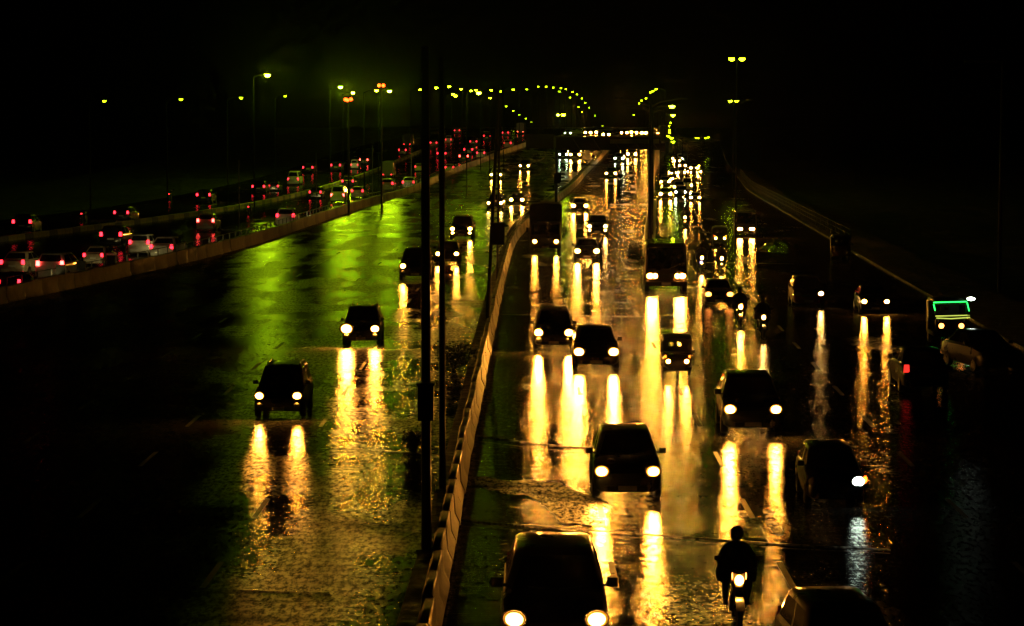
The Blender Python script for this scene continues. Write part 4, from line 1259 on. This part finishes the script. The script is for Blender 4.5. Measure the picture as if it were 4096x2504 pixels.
for px, yy, lb in ((2588, 76, 'black divider pole with twin unlit arms, nearest by the minibus'), (2610, 97, 'second black divider pole behind the minibus'), (2630, 118, 'third black divider pole beside the gantry leg')):
    yy *= KD
    x = ev(cC, yy)
    p = Vector((x, yy, 0))
    e = tag(empty('divider_pole', (x, yy, 0.14)), lb, 'lamp post', 'divider lamp posts')
    link('pole', MB().tube([(0, 0, 0), (0, 0, 5), (0, 0, 10.6)], [0.17, 0.14, 0.09], 12).mesh('pole', 50), M_POLE, e)
    for s in (-1, 1):
        a = link('arm', MB().tube([(0, 0, 10.4), (s * 0.7, 0, 10.75), (s * 1.9, 0, 10.95)], [0.06, 0.05, 0.04], 8).mesh('arm', 50), M_POLE, e)
        link('lamp_head', MB().box((s * 2.2, 0, 10.98), (0.7, 0.26, 0.12), taper=0.8).mesh('lamp_head', 30), M_POLE, a)

# street lamps: pixel, pixel, distance, lens strength, arm length and side
def street_lamp(px, py, y, strength, label, side=-1, group=None, twin=False, size=1.0, m=None, flat=False, small=False):
    y *= KD
    p = at(px, py, y)
    arm = (0.42 if twin else 1.6) * side
    bx_, bz = p.x - arm, zt(y, flat)
    e = tag(empty('street_lamp', (bx_, y, bz)), label, 'street lamp', group)
    hh = p.z - bz
    n = 6 if small else 10
    link('pole', MB().tube([(0, 0, 0), (0, 0, hh * 0.5), (0, 0, hh - 0.2)], [0.085, 0.065, 0.045], n).mesh('pole', 50), M_LPOLE, e)
    for sd in ((1, -1) if twin else (1,)):
        a = link('arm', MB().tube([(0, 0, hh - 0.3), (arm * 0.4 * sd, 0, hh + 0.02), (arm * sd, 0, hh + 0.12)], [0.05, 0.04, 0.035], 6).mesh('arm', 50), M_LPOLE, e)
        link('housing', MB().box((arm * sd, 0, hh + 0.12), (0.75 if not twin else 0.6, 0.36, 0.14), taper=0.75).mesh('housing', 30), M_LPOLE, a)
        b = MB().dome((0, 0, 0), (0.21 * size, 0.18 * size, 0.19 * size), (0, 0, -1), 8, 3)
        link('lens', b.mesh('lens', 70), m or lamp_mat(strength), a, (arm * sd, 0, hh + 0.045))
    return e

big = [
 (1070, 300, 125, 9000, 'bright lone street lamp high at the upper left', 1, 1.3),
 (1362, 348, 165, 17000, 'greenish street lamp above the lower red signal pair', 1, 1.1),
 (1411, 371, 175, 15000, 'street lamp right above the lower red signals', 1, 1.0),
 (1558, 364, 160, 16000, 'street lamp right below the upper red signals', 1, 1.1),
 (1915, 371, 145, 1500, 'brightest greenish street lamp left of the twin poles', 1, 1.5),
 (1506, 362, 140, 1600, 'small street lamp left of the upper red signals', 1, 1.0),
 (2000, 365, 170, 110, 'street lamp shining at the top of the twin poles', 1, 1.1),
 (2053, 358, 185, 110, 'street lamp just right of the twin pole tops', 1, 1.1),
 (2254, 459, 170, 1400, 'double street lamp low above the gantry sign board', 1, 1.2),
 (2968, 235, 90, 250, 'double street lamp highest on the right of the dark sky', 1, 1.2),
 (2946, 404, 150, 300, 'lone street lamp below the high double lamp on the right', 1, 1.2),
 (2688, 425, 92, 1000, 'upper of two bright lamps right of the divider poles', 1, 1.1),
 (2692, 461, 140, 1200, 'lower of two bright lamps right of the divider poles', 1, 1.1)]
for px, py, y, st, lb, sd, sz in big:
    street_lamp(px, py, y, st, lb, sd, twin=('double' in lb), size=sz, flat=px > 2600)
def lamp_row(lst, label, group, flat=False, st=70, order=lambda t: t[0], way='from the left'):
    for i, (px, py, y) in enumerate(sorted(lst, key=order)):
        street_lamp(px, py, y, st, ORD[i] + ' lamp ' + way + ' ' + label, -1 if px > 2500 else 1, group, small=True, flat=flat, size=1.0)
lamp_row([(1680, 358, 190), (1745, 351, 160), (1797, 346, 170), (1845, 356, 185), (1885, 363, 205), (1903, 360, 215), (1965, 360, 215), (1961, 391, 180), (1812, 376, 150), (1822, 384, 158)], 'among the lamps strung left of the twin poles', 'street lamps left of the twin poles', False, 420)
lamp_row([(2107, 357, 240), (2153, 346, 250), (2185, 346, 240), (2213, 350, 250), (2244, 352, 262), (2238, 366, 280), (2264, 356, 275), (2290, 368, 300), (2308, 377, 320), (2280, 390, 330), (2328, 393, 345), (2341, 411, 375), (2314, 428, 400), (2357, 430, 405), (2328, 447, 430), (2380, 462, 455), (2410, 503, 560)], 'in the curved row above the road crest', 'street lamps curving over the crest')
lamp_row([(1998, 408, 240), (2025, 425, 260), (2053, 443, 290), (2077, 459, 320), (2103, 474, 350), (2125, 488, 390)], 'in the row descending right of the twin poles', 'street lamps descending left of the sign board')
lamp_row([(417, 404, 118), (724, 397, 122), (964, 391, 128), (1141, 384, 170)], 'of the spaced lamps in the far left sky', 'street lamps in the far left dark')
lamp_row([(2625, 356, 200), (2612, 364, 225), (2602, 369, 245), (2584, 393, 280), (2566, 402, 310), (2556, 413, 340), (2535, 459, 400)], 'in the slanting row above the gantry right end', 'street lamps slanting above the gantry', False, 120)
lamp_row([(2683, 491, 400), (2677, 503, 350), (2679, 520, 290), (2678, 530, 240), (2672, 544, 190), (2686, 552, 160), (2691, 567, 130)], 'in the upright string right of the gantry', 'street lamps right of the gantry', True, 160, lambda t: t[1], 'from the top')
lamp_row([(2785, 552, 260), (2793, 552, 280), (2822, 552, 300), (2834, 549, 330)], 'of the tiny low lamps right of the gantry', 'tiny lamps low on the right', True, 120)

def signal(px, py, y, offs, label):
    y *= KD
    p = at(px, py, y)
    e = tag(empty('signal_mast', (p.x, y, zt(y))), label, 'signal')
    hh = p.z - zt(y)
    link('mast', MB().tube([(0, 0, 0), (0, 0, hh)], [0.12, 0.08], 8).mesh('mast', 50), M_POLE, e)
    link('crossbar', MB().box((0, 0, hh - 0.25), (1.3, 0.1, 0.1)).mesh('crossbar', 30), M_POLE, e)
    for dx, dz in offs:
        h = link('lamp_housing', MB().box((dx, 0, hh + dz), (0.26, 0.2, 0.3)).mesh('lamp_housing', 30), M_POLE, e)
        link('lens', MB().dome((dx, -0.105, hh + dz), (0.17, 0.17, 0.09), (0, -1, 0), 8, 3).mesh('lens', 70), RED_S, h)
signal(1525, 342, 115, ((-0.22, 0), (0.22, 0)), 'upper pair of glowing red signals in the left sky')
signal(1393, 399, 115, ((-0.28, 0.03), (-0.08, -0.05), (0.28, 0.04)), 'lower cluster of three glowing red signals in the left sky')

# ------------------------------------------------------------------ gantry with sign boards and height bar
gy = G(2225, 832).y
gx0, gx1 = at(2225, 800, gy).x, ev(cC, gy) - 0.1
gr = tag(empty('gantry', (gx0, gy, 0.1)), 'dark overhead gantry with sign boards spanning the middle carriageway', 'gantry')
def gp(px, py):
    p = at(px, py, gy)
    return p - gr.location
for px in (2225,):
    q = gp(px, 545)
    link('leg', MB().tube([(q.x, 0, 0), (q.x, 0, q.z + 0.1)], 0.17, 12).mesh('leg', 50), M_POLE, gr)
xr = gx1 - gx0
link('leg', MB().box((xr, 0, 4.2), (0.5, 0.5, 8.4)).mesh('leg', 30), M_POLE, gr)
def panel(name, a, c, th, m, dy=0.0):
    A, C = gp(*a), gp(*c)
    return link(name, MB().box(((A.x + C.x) / 2, dy, (A.z + C.z) / 2), (abs(C.x - A.x), th, abs(C.z - A.z))).mesh(name, 30), m, gr)
panel('sign_board', (2104, 537), (2216, 594), 0.16, M_BOARD, -0.2)
panel('beam', (2222, 549), (2640, 600), 0.5, M_POLE, 0.0)
panel('beam_face', (2440, 556), (2636, 574), 0.06, M_GREENST, -0.29)
panel('beam_flange', (2216, 544), (2646, 549), 0.7, M_STEEL, 0.0)
panel('end_frame', (2640, 556), (2690, 566), 0.3, M_GREENST, 0.0)
panel('end_frame', (2677, 567), (2690, 610), 0.3, M_GREENST, 0.0)
panel('end_frame', (2640, 572), (2660, 606), 0.12, M_POLE, 0.1)
panel('beam_face', (2214, 552), (2224, 592), 0.1, M_GREENST, -0.26)
A, C = gp(2268, 658), gp(2582, 664)
link('height_bar', MB().tube([(A.x, -0.05, A.z), (C.x, -0.05, C.z)], 0.06, 8).mesh('height_bar', 50), M_POLE, gr)
link('control_box', MB().box((gp(2228, 712).x, -0.1, gp(2228, 712).z), (0.75, 0.5, 1.2)).mesh('control_box', 30), M_POLE, gr)
for px in (2290, 2370, 2450, 2530, 2600):
    A = gp(px, 552)
    C = gp(px + 30, 598)
    link('truss_bar', MB().tube([(A.x, -0.27, A.z), (C.x, -0.27, C.z)], 0.035, 6).mesh('truss_bar', 50), M_STEEL, gr)

# ------------------------------------------------------------------ earth heaps, marker boxes on the barrier, rubble and cover at the right
def heap(px, py, rx, ry, h, label, m, name='earth_heap', seed=1, flat=False, cat='heap', sharp=0.35):
    rr = random.Random(seed)
    p = G(px, py, 0, flat)
    b = MB()
    loops = []
    N, Rg = 26, 9
    ph = [rr.uniform(0, 6.28) for _ in range(6)]
    for i in range(Rg):
        t = i / (Rg - 1)
        lp = []
        for j in range(N):
            a = 2 * math.pi * j / N
            f = 1 + 0.16 * math.sin(2 * a + ph[0]) + 0.10 * math.sin(3 * a + ph[1]) + 0.06 * math.sin(7 * a + ph[2])
            q = (1 - t)
            z = h * (1 - q ** 1.7) * (1 + sharp * 0.5 * math.sin(4 * a + ph[3] + t * 3)) + rr.uniform(-1, 1) * h * 0.07 * (t > 0)
            lp.append((math.cos(a) * rx * q * f, math.sin(a) * ry * q * f, z - 0.02))
        loops.append(lp)
    b.loft(loops[:-1], False, True)
    o = link(name, b.mesh(name, 60), m, None, (p.x, p.y, zt(p.y, flat)))
    return tag(o, label, cat)
def shrub(px, py, w_, h, label, seed, n=900, lean=0.0):
    rr = random.Random(seed)
    p = G(px, py)
    e = tag(empty('shrub', (p.x, p.y, zt(p.y))), label, 'shrub')
    st = MB()
    tips = []
    for k in range(7):
        a = rr.uniform(0, 6.28)
        t = Vector((math.cos(a) * w_ * rr.uniform(0.15, 0.42) + lean * 0.4, math.sin(a) * w_ * 0.4, h * rr.uniform(0.5, 0.85)))
        st.tube([(0, 0, -0.05), t * 0.5 + Vector((0, 0, 0.05)), t], [0.03, 0.02, 0.008], 5)
        tips.append(t)
    link('stem', st.mesh('stem', 60), M_SOIL, e)
    b = MB()
    for k in range(n):
        t = rr.choice(tips) * rr.uniform(0.25, 1.05)
        c = t + Vector((rr.gauss(0, 0.15) * w_, rr.gauss(0, 0.15) * w_, rr.gauss(0, 0.10) * h))
        c.z = max(0.03, c.z)
        u = Vector((rr.gauss(0, 1), rr.gauss(0, 1), rr.gauss(0, 0.6))).normalized()
        v = u.cross(Vector((rr.gauss(0, 1), rr.gauss(0, 1), rr.gauss(0, 1)))).normalized()
        L_, W_ = rr.uniform(0.06, 0.12), rr.uniform(0.025, 0.045)
        b.quad(c, c + u * L_ * 0.5 + v * W_, c + u * L_, c + u * L_ * 0.5 - v * W_)
    o = link('foliage', b.mesh('foliage', 60), M_LEAF, e)
    o['kind'] = 'stuff'
M_LEAF = mat('dark_wet_leaf', (0.02, 0.028, 0.012), 0.5, noise=(4, 0.4))
shrub(1812, 1478, 1.7, 1.15, 'large dark shrub beside the second black pole', 3, 1500, 0.5)
shrub(1660, 1798, 0.8, 0.6, 'small dark shrub left of the nearest black pole', 5, 700)
shrub(2540, 990, 0.9, 0.6, 'dark low shrub at the foot of the divider poles', 8, 700)
heap(3110, 1000, 1.2, 5.0, 0.75, 'glistening wet heap under a plastic sheet at the right kerb', M_FOIL, name='covered_heap', seed=11, flat=True)
heap(3045, 930, 0.5, 3.0, 0.5, 'low wet rubble ridge above the glistening sheet at the right kerb', M_FOIL, name='rubble_ridge', seed=12, flat=True)
heap(2886, 782, 0.9, 3.0, 0.4, 'small lit mound on the right verge left of the bus', M_FOIL, name='verge_mound', seed=14, flat=True)
for px, py, lb in ((145, 1098, 'leftmost black marker box on the left barrier'), (250, 1082, 'middle black marker box on the left barrier, by the white hatchback'), (352, 1058, 'rightmost black marker box on the left barrier')):
    p = G(px, py, 0.9)
    p.x = ev(cA, p.y)
    e = tag(empty('marker_box', (p.x, p.y, 0.9)), lb, 'marker', 'marker boxes on the barrier')
    link('case', MB().box((0, 0, 0.26), (0.5, 0.22, 0.5)).mesh('case', 30), M_BOARD, e)
    link('cap', MB().box((0, 0, 0.53), (0.54, 0.26, 0.04)).mesh('cap', 30), M_BOARD, e)

# green light strips of the decorated rickshaw, its own tubes on the windscreen frame
dr = car_at('auto_rickshaw', 3806, 1304, 'auto rickshaw outlined with green light strips at the far right', 72, 'black', H_DIM, cat='rickshaw', flat=True, cv=cC, smin=1.1, smax=1.3)
y0 = -1.35
for pts, m in (([(-0.66, y0 + 0.38, 1.66), (0.62, y0 + 0.38, 1.70)], NEON_G), ([(-0.66, y0 + 0.36, 1.60), (-0.60, y0 + 0.33, 1.36)], NEON_G), ([(0.62, y0 + 0.36, 1.66), (0.70, y0 + 0.33, 1.34)], NEON_G),
               ([(-0.58, y0 + 0.30, 1.14), (0.72, y0 + 0.30, 1.18)], NEON_Y), ([(-0.55, y0 + 0.26, 1.07), (0.0, y0 + 0.24, 1.05), (0.72, y0 + 0.26, 1.10)], NEON_Y)):
    link('light_strip', MB().tube(pts, 0.018, 6).mesh('light_strip', 60), m, dr)
link('roof_lamp', MB().dome((0.78, y0 + 0.45, 1.80), (0.16, 0.07, 0.06), (0, -1, 0), 8, 3).mesh('roof_lamp', 60), H_WHITE, dr)

# indicator on the almost black right hand car
p = G(3468, 1915, 0.75, True)
for o in list(bpy.data.objects):
    if o.get('label', '').startswith('almost black car with one white lamp'):
        lx = KINDS[H]['lamp']
        link('indicator', MB().dome((lx[0] / 2 + 0.20, lx[1] + 0.12, lx[2] + 0.03), (0.06, 0.10, 0.05), (0.5, -1, 0.2), 8, 3).mesh('indicator', 60), T_ORANGE, o)
    if o.get('label', '').startswith('motorcycle with a glaring lamp right of the minibus'):
        link('side_lamp', MB().dome((-0.05, -0.6, 0.66), (0.08, 0.07, 0.05), (0, -1, 0), 8, 3).mesh('side_lamp', 60), BLUE_L, o)

# faint bar lamp high on the right
p = at(3922, 246, 60 * KD)
e = tag(empty('mast_arm_lamp', (p.x + 1.2, 60 * KD, 0)), 'faint grey bar lamp high in the dark upper right', 'street lamp')
link('pole', MB().tube([(0, 0, 0), (0, 0, p.z)], [0.11, 0.06], 10).mesh('pole', 50), M_POLE, e)
link('lamp_bar', MB().box((-1.2, 0, p.z), (1.7, 0.12, 0.1)).mesh('lamp_bar', 30), M_STEEL, e)
link('arm', MB().tube([(0, 0, p.z - 0.1), (-0.6, 0, p.z + 0.03)], 0.04, 8).mesh('arm', 50), M_POLE, e)

# ------------------------------------------------------------------ rain haze
if HAZE_DENSITY > 0:
    b = MB().box((0, 750, 12), (1000, 1640, 28))
    hz = link('haze', b.mesh('haze'), None)
    hm = bpy.data.materials.new('rain_haze')
    hm.use_nodes = True
    nt = hm.node_tree
    nt.nodes.clear()
    pv = nt.nodes.new('ShaderNodeVolumePrincipled')
    pv.inputs['Color'].default_value = (0.9, 0.9, 0.88, 1)
    pv.inputs['Density'].default_value = HAZE_DENSITY
    pv.inputs['Anisotropy'].default_value = 0.985
    om = nt.nodes.new('ShaderNodeOutputMaterial')
    nt.links.new(pv.outputs[0], om.inputs['Volume'])
    hz.data.materials.append(hm)
    struct(hz, 'stuff')
